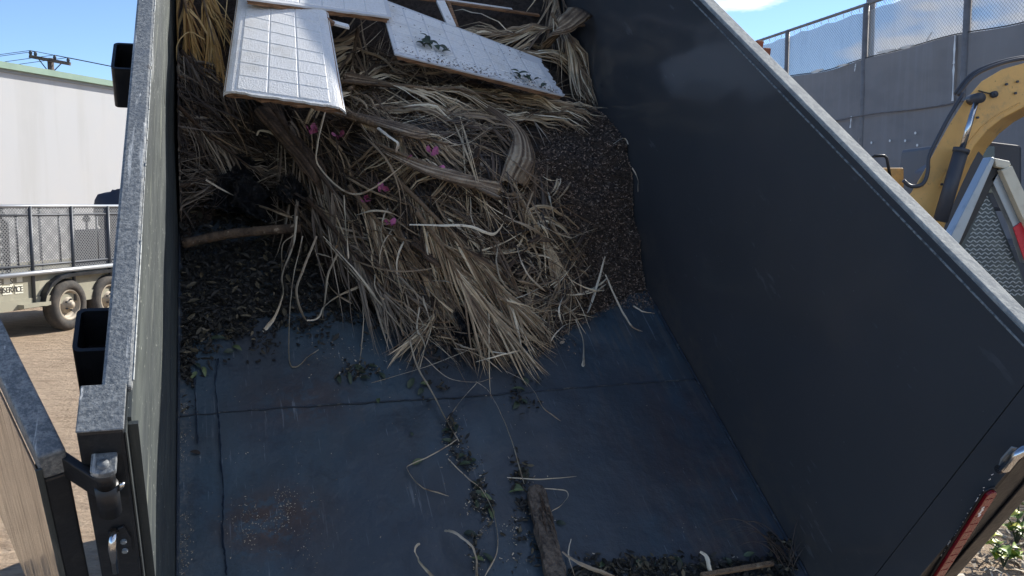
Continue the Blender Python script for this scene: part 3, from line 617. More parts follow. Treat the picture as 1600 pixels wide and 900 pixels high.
# chipped weld beads at the rail edges
b = MB(); v = VR+.12
while v < VF-.1:
    l_ = random.uniform(.06, .4); b.tube([(-.1365, v, HWALL-.004), (-.1365, v+l_, HWALL-.004)], random.uniform(.0012, .0024), 5)
    if random.random() < .6: b.add(*lump((-.137, v+l_, HWALL-.003), (.003, .009, .003), .3, 2, 8, 5))
    v += l_+random.uniform(.002, .02)
tag(b.build('weld_bead', MT['bead'], BED), kind='stuff')
b = MB(); b.tube([(UR-.002, VR+.0, HWALL-.035), (UR-.002, VF, HWALL-.035)], .003, 5); b.build('lip_bead', MT['bead'], BED)
# floor seams
b = MB(); pts = [(UL+(UR-UL)*t, 2.247+.004*math.sin(t*9)+.003*random.uniform(-1, 1), .0015+.001*random.random()) for t in np.linspace(.0, 1, 70)]
b.tube(pts, [.0026+.0016*random.random() for _ in pts], 6); b.build('floor_weld', MT['weld'], BED, True)
for u in (UL+.004, UR-.006):
    b = MB(); pts = [(u, v_, .006) for v_ in np.linspace(VR, VF, 60)]; b.tube(pts, [.004+.003*random.random() for _ in pts], 6); b.build('corner_weld', MT['weld'], BED, True)
for pxs in ([(341, 560), (336, 600), (340, 640), (343, 672), (345, 720), (349, 765), (348, 800), (347, 840), (352, 870), (354, 905)], [(304, 590), (305, 620), (307, 655), (309, 700)]):
    b = MB(); c_ = [onw(x, y, .0085) for x, y in pxs]; pp_ = []
    for i in range(len(c_)-1):
        for t in np.linspace(0, 1, 6, endpoint=False): pp_.append(c_[i]*(1-t)+c_[i+1]*t+np.array([random.uniform(-.0015, .0015), 0, 0]))
    vs = []
    for p in pp_: w_ = .0022*random.uniform(.5, 1.6); vs += [p-np.array([w_, 0, 0]), p+np.array([w_, 0, 0])]
    b.add(vs, [(2*i, 2*i+1, 2*i+3, 2*i+2) for i in range(len(pp_)-1)]); b.build('wet_streak', MT['streak'], BED)
# rear posts
bx('rear_post', (-.219, VR, -.25), (-.146, VR+.105, HWALL+.001), MT['post'], bevel=.006)
lp = bx('post_cap', (-.2195, VR-.0006, HWALL+.0012), (-.1455, VR+.1056, HWALL+.0046), MT['rail'], bevel=.002)
bx('post_inner_face', (-.1455, VR+.004, -.2), (-.1430, VR+.104, HWALL-.01), MT['post_side'])
bx('sheet_edge', (-.1420, VR+.03, 0), (-.126, VR+.038, HWALL-.02), MT['post_side'])
bx('rear_post', (UR+.0, VR-.08, -.25), (UR+.165, VR+.032, HWALL-.08), MT['post'], bevel=.010)
bx('post_inner_face', (UR-.0015, VR-.079, -.01), (UR-.0005, VR+.0265, HWALL-.081), MT['right_wall'])
bx('post_cap', (UR+.0, VR-.08, HWALL-.0795), (UR+.165, VR+.03, HWALL-.004), MT['right_rail'], bevel=.006)
bx('post_inner_face', (UR+.0075, VR-.0, -.2), (UR+.012, VR+.2, HWALL-.08), MT['post'])
bx('rear_sill', (-.2, VR-.05, -.22), (UR+.1, VR-.022, -.012), MT['post'], bevel=.006)
bx('post_rib', (UR+.085, VR-.088, -.2), (UR+.125, VR-.081, HWALL-.1), MT['black'], bevel=.003)
# cross members, outer wall ribs, frame, hoist and wheels below
for i in range(9): bx('cross_member', (UL, 1.3+i*.48, -.105), (UR, 1.35+i*.48, -.008), MT['black'])
for u in (.45, 1.30): bx('long_beam', (u, VR, -.26), (u+.08, VF, -.107), MT['black'])
for i in range(6):
    for u in (UL-.062, UR+.008): bx('side_stake', (u, 1.75+i*.62, -.02), (u+.05, 1.81+i*.62, HWALL-.077), MT['black'])
def pocket(u0, u1, v0, v1, w0, w1):
    b = MB(); t = .009
    def ring(a0, a1, b0, b1, r, n=5):
        out = []
        for cx_, cy_, st in ((a1-r, b1-r, 0), (a0+r, b1-r, 90), (a0+r, b0+r, 180), (a1-r, b0+r, 270)):
            for i in range(n): th = math.radians(st+90*i/(n-1)); out.append((cx_+r*math.cos(th), cy_+r*math.sin(th)))
        return out
    o_ = ring(u0, u1, v0, v1, .016); i_ = ring(u0+t, u1-t, v0+t, v1-t, .010); n_ = len(o_)
    vs = [(x, y, w0) for x, y in o_]+[(x, y, w1) for x, y in o_]+[(x, y, w1) for x, y in i_]+[(x, y, w0) for x, y in i_]; fs = []
    for k_ in range(3):
        for i in range(n_): fs.append((k_*n_+i, k_*n_+(i+1) % n_, (k_+1)*n_+(i+1) % n_, (k_+1)*n_+i))
    b.add(vs, fs); b.add([(u0+t, v0+t, w0+.03), (u1-t, v0+t, w0+.03), (u1-t, v1-t, w0+.03), (u0+t, v1-t, w0+.03)], [(0, 1, 2, 3)])
    o = b.build('stake_pocket', MT['black'], BED); return o
pocket(-.268, -.190, 1.425, 1.555, 1.00, 1.13)
pocket(-.262, -.190, 2.62, 2.79, 1.00, 1.13)
pocket(UR+.067, UR+.135, 2.50, 2.66, 1.0, 1.215)
pocket(UR+.067, UR+.145, 1.30, 1.49, 1.0, 1.21)
for v0 in (2.72, 2.78):
    b = MB(); b.prism([(UR+.068, v0, 1.20), (UR+.068, v0+.045, 1.20), (UR+.068, v0+.042, 1.262), (UR+.068, v0+.03, 1.268)], (.03, 0, 0)); b.build('rusty_lug', MT['rust'], BED, bevel=.004)
# hinge: barrel, strap, pin, bracket
b = MB(); hu, hv = -.1805, VR-.028
b.tube([(hu, hv, 1.085), (hu, hv, 1.16)], .0195, 20); b.build('hinge_barrel', MT['black'], BED, True, origin=None)
b = MB(); b.tube([(hu, hv, 1.161), (hu, hv, 1.20)], .0165, 20); b.build('hinge_sleeve', MT['black'], BED, True)
b = MB(); pts = [(hu-.020, VR, 1.2)]+[(hu+.021*math.cos(t), hv+.012*math.sin(t)-.006, 1.2) for t in np.linspace(math.pi*1.1, 1.9*math.pi, 8)]+[(hu+.020, VR, 1.2)]
b.prism([np.array(p) for p in pts], (0, 0, .012)); hp = b.build('hinge_plate', MT['rail'], BED, bevel=.0015)
b = MB(); b.tube([(hu, hv, 1.2), (hu, hv, 1.218)], .0095, 16); b.build('hinge_pin', MT['rail'], hp, True)
b = MB(); b.tube([(hu+.02, hv-.004, 1.15), (hu+.024, hv-.004, 1.158), (hu+.026, hv-.004, 1.166)], .005, 8); b.build('grease_fitting', MT['chrome'], BED, True)
# chrome tie hook with its plate on each post
def hook(u0, w0, s_, length, vp):
    b = MB(); b.prism([(u0-.016, vp, w0-.005), (u0+.012, vp, w0+.01), (u0+.022, vp, w0-.03), (u0+.020, vp, w0-length*.85), (u0-.010, vp, w0-length*.85)], (0, -.005, 0)); h_ = b.build('hook_plate', MT['black'], BED, bevel=.001)
    b = MB(); b.tube([(u0-.004, vp-.004, w0), (u0-.006, vp-.022, w0+.003), (u0-.008, vp-.032, w0-.012), (u0-.008, vp-.034, w0-length)], .0075*s_, 12); b.build('hook', MT['chrome'], h_, True)
    for q in (.35, .7): b = MB(); b.tube([(u0+.009, vp-.006, w0-length*q), (u0+.009, vp-.012, w0-length*q)], .0055, 6); b.build('bolt', MT['silver'], h_)
hook(-.178, .995, 1.0, .085, VR-.002)
# right rear post: chrome grab loop, red lamp strip, scuffed print
vp = VR-.082
b = MB()
P = [onv(x, y, vp) for x, y in ((1561, 733), (1564, 722), (1578, 704), (1592, 694), (1604, 692), (1612, 700), (1606, 716))]
b.tube([P[0]]+[p-np.array([0, .018, 0]) for p in P[1:]], .012, 12); gl = b.build('grab_loop', MT['chrome'], BED, True)
b = MB(); b.prism([onv(x, y, vp) for x, y in ((1558, 734), (1563, 716), (1580, 697), (1590, 699), (1586, 712), (1566, 733))], (0, -.004, 0)); hpk = b.build('loop_plate', MT['silver'], BED, bevel=.001)
for x, y in ((1565, 728), (1579, 707)):
    b = MB(); p = onv(x, y, vp); b.tube([p-np.array([0, .004, 0]), p-np.array([0, .010, 0])], .008, 6); b.build('bolt', MT['silver'], hpk)
A, B = onv(1543, 768, vp), onv(1452, 912, vp); d_ = _n(B-A); s_ = np.cross(d_, (0, 1, 0))
def capsule(A, B, r, off0, off1, mat_, name, parent):
    b = MB(); n_ = 14; pts = [A+r*(math.cos(t)*s_-math.sin(t)*d_) for t in np.linspace(0, math.pi, n_)]+[B-r*(math.cos(t)*s_-math.sin(t)*d_) for t in np.linspace(0, math.pi, n_)]
    b.prism([p-np.array([0, off0, 0]) for p in pts], (0, -off1, 0)); return b.build(name, mat_, parent, bevel=.002)
bez = capsule(A, B+d_*.1, .021, 0, .006, MT['black'], 'lamp_bezel', BED)
capsule(A, B+d_*.1, .0165, .006, .010, MT['red'], 'lamp_lens', bez)
ln = np.linalg.norm(B-A)
for i in range(14):
    p = A+d_*(ln*(i+.3)/12)-np.array([0, .0165, 0]); b = MB(); b.beam(p-s_*.012, p+s_*.012, .0014, .0008, (0, 1, 0)); b.build('lens_rib', MT['red'], bez)
b = MB()
for i in range(42):
    t = random.random()**.8; p = A+d_*(t*.42-.11)+s_*(-.017+random.uniform(-.004, .004))*1.0+(s_*-.004); p = p-np.array([0, .0015, 0])
    l_ = random.uniform(.001, .006); q = p+_n(d_*random.uniform(-1, 1)+s_*random.uniform(-1, 1))*l_; b.beam(p, q, .0014, .0008, (0, 1, 0))
tag(b.build('scuffed_lettering', MT['white_plain'], BED), kind='stuff')
b = MB()
for i in range(4):
    p = A+d_*(.05+.012*i)+s_*random.uniform(-.008, .002)-np.array([0, .0165, 0]); b.add(*lump(p, (.004, .001, .006), .5, 2, 8, 5, i))
tag(b.build('lens_scuff', MT['white_plain'], bez), kind='stuff')

# open tailgate leaf swung round the left post
def gate_pt(px, py, w): return onw(px, py, w)
wg = 1.205
Pa, Pb = gate_pt(103, 702, wg), gate_pt(53, 717, wg)           # hinge end, outer corners of top tube
gd = _n(onw(0, 495, wg)-Pa); gs = -_n(Pb-Pa)  # along the gate; across, to the bed side
GW = abs(np.dot(Pb-Pa, gs)); 
G = bpy.data.objects.new('tailgate', None)
def gp(a, d, w): p = Pa+gd*a-gs*d; return (p[0], p[1], w)
def gbox(name, a0, a1, d0, d1, w0, w1, mat_, parent=None, bevel=.003):
    b = MB(); b.add([gp(a, d, w) for w in (w0, w1) for a, d in ((a0, d0), (a1, d0), (a1, d1), (a0, d1))], [(0,3,2,1),(4,5,6,7),(0,1,5,4),(1,2,6,5),(2,3,7,6),(3,0,4,7)])
    return b.build(name, mat_, parent or BED, bevel=bevel)
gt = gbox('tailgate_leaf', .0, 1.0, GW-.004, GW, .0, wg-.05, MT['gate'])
gbox('gate_top_tube', 0, 1.02, 0, GW-.006, wg-.06, wg, MT['rail'], gt, .005)
gbox('gate_hinge_stile', .0, .05, 0.001, GW-.006, -.02, wg-.062, MT['post'], gt, .005)
gbox('gate_edge_trim', -.002, .003, GW-.008, GW+.002, .0, wg-.03, MT['post_side'], gt, .001)
gbox('gate_free_stile', .97, 1.02, 0.001, GW-.006, -.02, wg-.062, MT['post'], gt, .005)
gbox('gate_cross_bar', .05, .97, .002, GW-.008, .5, .56, MT['post'], gt, .004)
gbox('gate_bottom_tube', .05, .97, .002, GW-.008, 0, .05, MT['post'], gt, .004)

b = MB(); b.prism([(hu-.012, hv-.010, 1.13), (hu-.012, hv+.010, 1.13), (Pa[0]-.02, Pa[1]+.03, 1.13), (Pa[0]-.02, Pa[1]+.008, 1.13)], (0, 0, .055)); b.build('hinge_strap', MT['black'], BED, bevel=.003)
# chassis under the bed, in world space but a part of the trailer
Mi = np.linalg.inv(np.array(BED.matrix_world))
def tobed(mb): mb.v = [tuple((Mi@np.array([x, y, z, 1]))[:3]) for x, y, z in mb.v]; return mb
Ry = Wp(.9, VR+.15, -.3); hd = np.array([D2[1]*-1, D2[0], 0]); cr = D2
def cw(a, s_, z): p = Ry+hd*a+cr*s_; return np.array([p[0], p[1], z])
for s_ in (-.42, .42):
    b = MB(); b.beam(cw(-.1, s_, .30), cw(5.6, s_, .30), .1, .16); tobed(b).build('chassis_rail', MT['black'], BED)
b = MB(); b.tube([cw(1.6, 0, .35), Wp(.9, 3.3, -.2)], .07, 14); tobed(b).build('hoist_ram', MT['black'], BED, True)
for a in (1.5, 2.4):
    for s_ in (-.98, .98):
        b = MB(); c_ = cw(a, s_, .36); prof = [(.20, -.10), (.30, -.11), (.35, -.07), (.36, 0), (.35, .07), (.30, .11), (.20, .10)]; vs = []; fs = []
        for i in range(28):
            t = 2*math.pi*i/28
            for r_, q in prof: vs.append(c_+hd*r_*math.cos(t)+np.array([0, 0, r_*math.sin(t)])+cr*q)
        for i in range(28):
            for j in range(6): fs.append((i*7+j, i*7+j+1, ((i+1) % 28)*7+j+1, ((i+1) % 28)*7+j))
        b.add(vs, fs); ty = tobed(b).build('wheel', MT['tyre'], BED, True)
        b = MB(); b.tube([c_-cr*.07, c_+cr*.07], .205, 20); tobed(b).build('rim', MT['rim'], ty)

# ================================================================== the load: heap surface over the bed floor
TU = [-.2, .15, .40, .60, .78, 1.0, 1.25, 1.5, 1.75, 1.96]
TV = [3.10, 3.15, 3.00, 2.76, 2.58, 2.50, 2.50, 2.56, 2.68, 2.76]
NU, NV = 220, 340
gu = np.linspace(-.16, 1.97, NU); gv = np.linspace(2.1, 5.4, NV)
def sstep(x): x = np.clip(x, 0, 1); return x*x*(3-2*x)
U_, V_ = np.meshgrid(gu, gv)
toe = np.interp(U_, TU, TV)
HG = .40*sstep((V_-toe)/.72)+.10*sstep((V_-3.9)/1.0)+.14*sstep((V_-4.1)/.6)*sstep((U_-1.1)/.6)
HG += .13*np.exp(-((U_-.95)/.40)**2-((V_-3.15)/.55)**2)*sstep((V_-toe)/.5)
HG -= .20*np.exp(-((U_-.12)/.24)**2-((V_-3.62)/.33)**2)          # hollow with the black bag
NZ = np.array([[mnoise.fractal(Vector((u*5, v*5, 0)), .8, 2.1, 5) for u in gu] for v in gv])
HG += .05*NZ*sstep((V_-toe)/.3)
HG += .014*np.clip(NZ+.2, 0, 1)*sstep((V_-2.2)/.5)*(1-sstep((U_-.55)/.2))       # thin litter at the left
HG = np.where((V_ < toe) & (U_ > .6), -.004, HG); HG = np.maximum(HG, -.004)
def heap(u, v):
    x = np.clip((np.asarray(u)-gu[0])/(gu[1]-gu[0]), 0, NU-1.001); y = np.clip((np.asarray(v)-gv[0])/(gv[1]-gv[0]), 0, NV-1.001)
    i, j = x.astype(int), y.astype(int); fx, fy = x-i, y-j
    h = HG[j, i]*(1-fx)*(1-fy)+HG[j, i+1]*fx*(1-fy)+HG[j+1, i]*(1-fx)*fy+HG[j+1, i+1]*fx*fy
    return np.maximum(np.where(np.asarray(v) < gv[0]+.01, 0, h), 0)
def clampu(u): return np.clip(u, UL+.012, UR-.012)
# lookup of the heap point under a line of sight (every 5 px)
GX, GY = np.arange(230, 1321, 5), np.arange(-200, 941, 5)
PXX, PYY = np.meshgrid(GX, GY)
R_ = np.stack([(PXX-CX)/F, -(PYY-CY)/F, np.ones_like(PXX, float)], -1); cp, sp = math.cos(PITCH), math.sin(PITCH)
RW = np.stack([R_[..., 0], cp+R_[..., 1]*sp, -sp+R_[..., 1]*cp], -1)@M3.T
HIT = np.zeros(PXX.shape+(3,)); done = np.zeros(PXX.shape, bool)
t0 = (1.2-HB)/RW[..., 2]; t1 = (0-HB)/RW[..., 2]
for q in np.linspace(0, 1, 260):
    t = t0+(t1-t0)*q; P = RW*t[..., None]; P[..., 2] += HB
    new = (~done) & ((P[..., 2] <= heap(P[..., 0], P[..., 1])) | (q == 1) | (P[..., 1] > VF-.03)); HIT[new] = P[new]; done |= new
def look(px, py, lift=0.0):
    x = min(max((px-GX[0])/5, 0), len(GX)-1.001); y = min(max((py-GY[0])/5, 0), len(GY)-1.001); i, j = int(x), int(y); fx, fy = x-i, y-j
    p = HIT[j, i]*(1-fx)*(1-fy)+HIT[j, i+1]*fx*(1-fy)+HIT[j+1, i]*(1-fx)*fy+HIT[j+1, i+1]*fx*fy
    if lift:                                       # slide back along the line of sight so that it still stands lift above the heap
        r = M3@ray(px, py); p = p-r*(lift/abs(r[2]))*.999
    p = p.copy(); p[0] = clampu(p[0]); return p
def toworld(P): return [C+p[0]*D2+p[1]*D1+(p[2]-HB)*DN for p in P]
def ribbon(mb, pts, wd, tone, twist=0.0, prof='taper', fold=.25, face=None):
    """folded leaf blade along pts (bed coordinates)"""
    pts = [np.array(p, float) for p in pts]; m_ = len(pts); vs = []; fs = []; tn_ = []
    view = np.array([0, -.25, 1.]); ph = random.uniform(-.7, .7)
    for i, p in enumerate(pts):
        d = _n(pts[min(i+1, m_-1)]-pts[max(i-1, 0)]+1e-9); s_ = np.cross(d, view); 
        if np.linalg.norm(s_) < 1e-5: s_ = np.array([1., 0, 0])
        s_ = _n(s_); up = np.cross(s_, d); a = ph+twist*i/m_; s2 = s_*math.cos(a)+up*math.sin(a); u2 = np.cross(s2, d)
        t = i/(m_-1); wob = 1+(.45 if prof == 'taper' else .22)*mnoise.noise(Vector((i*.55, ph*31, wd*900)))
        w_ = wob*wd/2*(min(1, .35+t*4)*(1-t)**.6+.04 if prof == 'taper' else (min(1, .55+.6*t)*min(1, (1-t)*10+.35)))
        vs += [p-s2*w_, p+u2*w_*fold*2, p+s2*w_]; tn_ += [tone, max(0, tone-.12), tone]
    for i in range(m_-1):
        a = 3*i; fs += [(a, a+1, a+4, a+3), (a+1, a+2, a+5, a+4)]
    mb.add(vs, fs, tn_)
def world_build(mb, name, m, parent=None, smooth=False, **kw):
    mb.v = [tuple(p) for p in (np.array(mb.v)@np.array([D2, D1, DN])+C-HB*DN)]
    if parent is not None and 'base' in kw: rel(mb, kw.pop('base'))
    return mb.build(name, m, parent, smooth, **kw)

# the mass of the heap itself
j0 = 0
vs = []; fs = []
HV = np.maximum(HG, -.01)
for j in range(0, NV, 2):
    for i in range(0, NU, 2): vs.append((clampu(gu[i]), min(gv[j], VF-.01), HV[j, i] if HV[j, i] > .012 else -.012))
nu_ = len(range(0, NU, 2)); nv_ = len(range(0, NV, 2))
for j in range(nv_-1):
    for i in range(nu_-1):
        q = (j*nu_+i, j*nu_+i+1, (j+1)*nu_+i+1, (j+1)*nu_+i)
        if max(vs[k_][2] for k_ in q) > 0: fs.append(q)
mb = MB(); mb.add(vs, fs); o = world_build(mb, 'soil_heap', MT['soil'], None, True, fix=False)
tag(o, 'brown soil and mulch heaped across the raised bed under the palm debris', 'soil', kind='stuff')

# near-black litter bed on the floor at the left
def inpoly(x, y, poly):
    r = False; n_ = len(poly); j = n_-1
    for i in range(n_):
        xi, yi = poly[i]; xj, yj = poly[j]
        if (yi > y) != (yj > y) and x < (xj-xi)*(y-yi)/(yj-yi)+xi: r = not r
        j = i
    return r
def rpoly(poly):
    if poly[0] == 'g':
        while True:
            x, y = random.gauss(poly[1], poly[3]), random.gauss(poly[2], poly[4])
            if mnoise.noise(Vector((x*.03, y*.03, 2))) > -.15 and x > 281: return x, y
    xs_ = [p[0] for p in poly]; ys_ = [p[1] for p in poly]
    while True:
        x, y = random.uniform(min(xs_), max(xs_)), random.uniform(min(ys_), max(ys_))
        if inpoly(x, y, poly): return x, y
def chips(name, regions, smin, smax, mat_, label, cat, lift=.004, leaf=False, elong=2.0, lay=.6, big=1.0):
    """regions: (polygon in the picture of the bed, count)"""
    mb = MB()
    for poly, cnt in regions:
        for _ in range(cnt):
            px, py = rpoly(poly); p = look(px, py); s_ = random.uniform(smin, smax)*random.choice((.35, .5, .7, 1, 1, big))
            p[2] += random.uniform(0, lift)+.001; a = random.uniform(0, 6.283); d = np.array([math.cos(a), math.sin(a), random.uniform(-lay, lay)]); d = _n(d)
            q = _n(np.cross(d, np.array([random.uniform(-lay, lay), random.uniform(-lay, lay), 1]))); nn = np.cross(q, d); L_ = s_*elong; tone = random.random()
            p[2] += abs(d[2])*L_*.5
            if leaf:
                c_ = nn*s_*random.uniform(-.2, .35)
                mb.add([p-d*L_*.5, p-d*L_*.15-q*s_*.42+c_, p+d*L_*.2-q*s_*.36+c_, p+d*L_*.5, p+d*L_*.2+q*s_*.36+c_, p-d*L_*.15+q*s_*.42+c_, p+c_*.2],
                       [(0, 1, 6), (1, 2, 6), (2, 3, 6), (3, 4, 6), (4, 5, 6), (5, 0, 6)], tone)
            else:
                mb.add([p-d*L_*.5-q*s_*.4, p+d*L_*.5-q*s_*.25+nn*s_*.2, p+d*L_*.45+q*s_*.4, p-d*L_*.45+q*s_*.35+nn*s_*.25], [(0, 1, 2), (0, 2, 3)], tone)
    o = world_build(mb, name, mat_, fix=False); tag(o, label, cat, kind='stuff'); return o
MULCH = [(905, 150), (960, 165), (1000, 250), (1010, 330), (1020, 420), (1022, 485), (960, 482), (890, 520), (840, 560), (800, 400), (760, 330), (830, 280), (860, 160)]
chips('mulch', [(MULCH, 19000), ([(740, 225), (860, 240), (850, 330), (740, 300)], 1200), ([(440, 300), (900, 300), (900, 560), (640, 560)], 1800)], .003, .0075, MT['chips'], 'fine brown mulch chips covering the heap against the right wall', 'mulch', .010)
HOLL = [(276, 230), (440, 250), (446, 375), (276, 380)]
LLEFT = [(284, 380), (460, 375), (560, 460), (590, 490), (500, 485), (380, 500), (320, 520), (290, 540), (284, 520)]
chips('leaf_litter', [(LLEFT, 1500), (('g', 335, 510, 40, 26), 420), (('g', 480, 500, 60, 20), 200), (('g', 292, 560, 8, 40), 120), ([(276, 230), (440, 250), (440, 360), (276, 370)], 800), ([(560, 480), (860, 540), (830, 580), (640, 580)], 260)], .0045, .012, MT['litter'], 'dark fallen leaves lying thick on the bed floor along the left wall', 'leaf litter', .03, True, 2.4, .5, 1.8)
chips('black_leaf_bed', [(LLEFT, 8000), (('g', 350, 500, 60, 26), 900), (('g', 500, 490, 60, 18), 500), (('g', 292, 560, 8, 30), 250), (HOLL, 1800)], .007, .015, MT['dark_crumbs'], 'black leaf crumbs matted under the branch in the left corner', 'leaf litter', .006, True, 1.6, .25)
chips('chaff', [(LLEFT, 800), (('g', 286, 600, 7, 50), 190), (('g', 287, 850, 9, 40), 130), (('g', 284, 720, 4, 90), 90), (('g', 540, 535, 34, 24), 150), (('g', 400, 815, 28, 26), 170), (('g', 445, 795, 22, 26), 150), (('g', 480, 860, 14, 30), 40), ([(290, 600), (1000, 600), (1150, 880), (290, 890)], 190),
                (('g', 742, 800, 6, 24), 120), (('g', 752, 850, 5, 25), 70), (('g', 800, 840, 24, 24), 60), ([(690, 650), (735, 700), (745, 745), (690, 690)], 50)], .0014, .0038, MT['chaff'], 'tiny pale seeds and wood crumbs scattered over the dark bed floor', 'debris', .002, False, 1.6, .3)
chips('dry_leaf_crumbs', [([(440, 180), (760, 260), (760, 380), (560, 380), (440, 280)], 420), ([(560, 350), (900, 380), (880, 540), (650, 560)], 320)], .012, .026, MT['grey'], 'crumpled brown dead leaves scattered among the palm fronds', 'dead leaves', .05, True, 1.6, .9)
chips('rear_litter', [([(880, 893), (960, 878), (1100, 884), (1228, 872), (1240, 920), (880, 925)], 1500), (('g', 1000, 876, 90, 5), 160), ([(1195, 835), (1235, 850), (1245, 900), (1200, 900)], 200)], .006, .016, MT['litter'], 'dark leaves and crumbs gathered along the bottom edge of the bed', 'leaf litter', .012, True, 2.3, .5, 1.2)

# flow of the palm blades over the heap, as arrows in the picture
ARR = [(300,100,50,40),(340,60,10,60),(320,150,70,40),(310,220,70,55),(380,270,70,30),(320,300,80,0),(420,200,60,60),(560,120,50,-45),(600,80,60,-10),(640,120,60,15),(720,140,80,15),(830,160,60,5),
       (540,190,70,25),(640,215,80,20),(480,250,45,60),(560,300,50,60),(640,350,45,70),(700,330,60,75),(760,440,45,75),(600,440,45,70),(700,500,50,60),(820,330,5,60),(850,400,55,5),(900,440,30,-60),(820,500,60,30),
       (620,260,70,30),(800,60,70,10),(890,110,25,50),(510,380,50,60),(450,320,80,40),(760,540,60,15),(880,60,-10,60),(680,280,60,40),(560,230,60,35)]
AR = np.array(ARR, float)
def flow(px, py):
    d = (AR[:, 0]-px)**2+(AR[:, 1]-py)**2; w_ = 1/(d+900)**2; v = (AR[:, 2:]*w_[:, None]/np.linalg.norm(AR[:, 2:], axis=1)[:, None]).sum(0); return math.atan2(v[1], v[0])
HOL = [(285, 318), (350, 312), (352, 268), (440, 262), (446, 372), (285, 375)]
ROT = [(400, 170), (560, 190), (700, 250), (700, 360), (600, 400), (500, 340), (440, 280)]      # browner, rotted blades round the flowers
def strand_px(mb, px, py, length, wd, tone, jit=.35, lift=.03, n=9, twist=1.5, ang=None, curl=.10):
    a = (flow(px, py) if ang is None else ang)+random.gauss(0, jit); da_ = random.gauss(0, curl); pts = []
    if inpoly(px, py, HOL) and random.random() < .9: return
    if inpoly(px, py, ROT): tone *= random.uniform(.25, .7)
    elif random.random() < .25: tone *= .4
    x, y = px-math.cos(a)*length/2, py-math.sin(a)*length/2
    l0, l1 = abs(random.gauss(0, lift))+.004, abs(random.gauss(0, lift))+.004; st = length/(n-1)
    path = []
    for i in range(n):
        path.append((x, y))
        da_ += random.gauss(0, .03); a += da_*.6; x += math.cos(a)*st; y += math.sin(a)*st
    for sib in range(random.choice((1, 1, 2, 3))):
        off = sib*random.uniform(-7, 7); fan = random.gauss(0, .12)*sib; pts = []; lf = random.uniform(-.01, .015)*sib
        for i, (x, y) in enumerate(path):
            t = i/(n-1); o_ = off+fan*length*(t-.3); pts.append(look(x-math.sin(a)*o_, y+math.cos(a)*o_, max(.003, l0*(1-t)+l1*t+lift*.8*math.sin(math.pi*t)+lf)))
        ribbon(mb, pts, wd*random.uniform(.7, 1.4), min(1, max(0, tone+random.gauss(0, .1))), random.uniform(-twist, twist))
MAIN = [(276, 60), (350, 150), (540, 185), (528, 45), (600, 85), (880, 150), (870, 175), (790, 210), (790, 290), (850, 300), (900, 400), (905, 480), (850, 520), (790, 530), (690, 540), (640, 525), (560, 440), (470, 360), (440, 300), (380, 250), (276, 250)]
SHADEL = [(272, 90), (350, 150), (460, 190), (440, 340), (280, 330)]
CORE = [(470, 200), (620, 200), (760, 300), (800, 520), (700, 560), (600, 470), (470, 330)]
for nm, mat_, regs, lb in (('tangled_palm_blades', 'dry', [(MAIN, 420), (CORE, 300), ([(540, 60), (620, 90), (870, 150), (800, 215), (560, 200)], 240)], 'tangle of narrow dry tan palm blades covering the middle of the heap'),
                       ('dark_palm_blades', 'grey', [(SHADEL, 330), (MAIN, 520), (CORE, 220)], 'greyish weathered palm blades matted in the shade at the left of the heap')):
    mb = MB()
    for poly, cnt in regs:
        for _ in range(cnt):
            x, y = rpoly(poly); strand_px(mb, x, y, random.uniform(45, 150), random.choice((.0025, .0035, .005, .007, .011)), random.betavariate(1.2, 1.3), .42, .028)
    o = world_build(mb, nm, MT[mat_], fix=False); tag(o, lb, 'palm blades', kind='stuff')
mb = MB()
for _ in range(90):
    x, y = rpoly([(470, 215), (620, 190), (780, 200), (800, 300), (900, 330), (900, 490), (790, 515), (660, 495), (560, 430), (470, 350)]); strand_px(mb, x, y, random.uniform(90, 230), random.choice((.003, .004, .006, .009)), random.uniform(.4, 1), .5, .05, 12, 3, None, .07)
o = world_build(mb, 'curling_blades', MT['dry'], fix=False); tag(o, 'long pale blades thrown criss cross over the central palm fronds', 'palm blades', kind='stuff')
mb = MB()
for _ in range(130):
    x, y = rpoly([(800, 290), (875, 275), (915, 400), (935, 460), (870, 510), (800, 540), (790, 380)]); strand_px(mb, x, y, random.uniform(25, 95), random.uniform(.004, .013), random.random(), 1.1, .03, 7, 3, None, .22)
o = world_build(mb, 'loose_straw', MT['dry'], fix=False); tag(o, 'short broken palm strips strewn in all directions on the mulch', 'straw', kind='stuff')

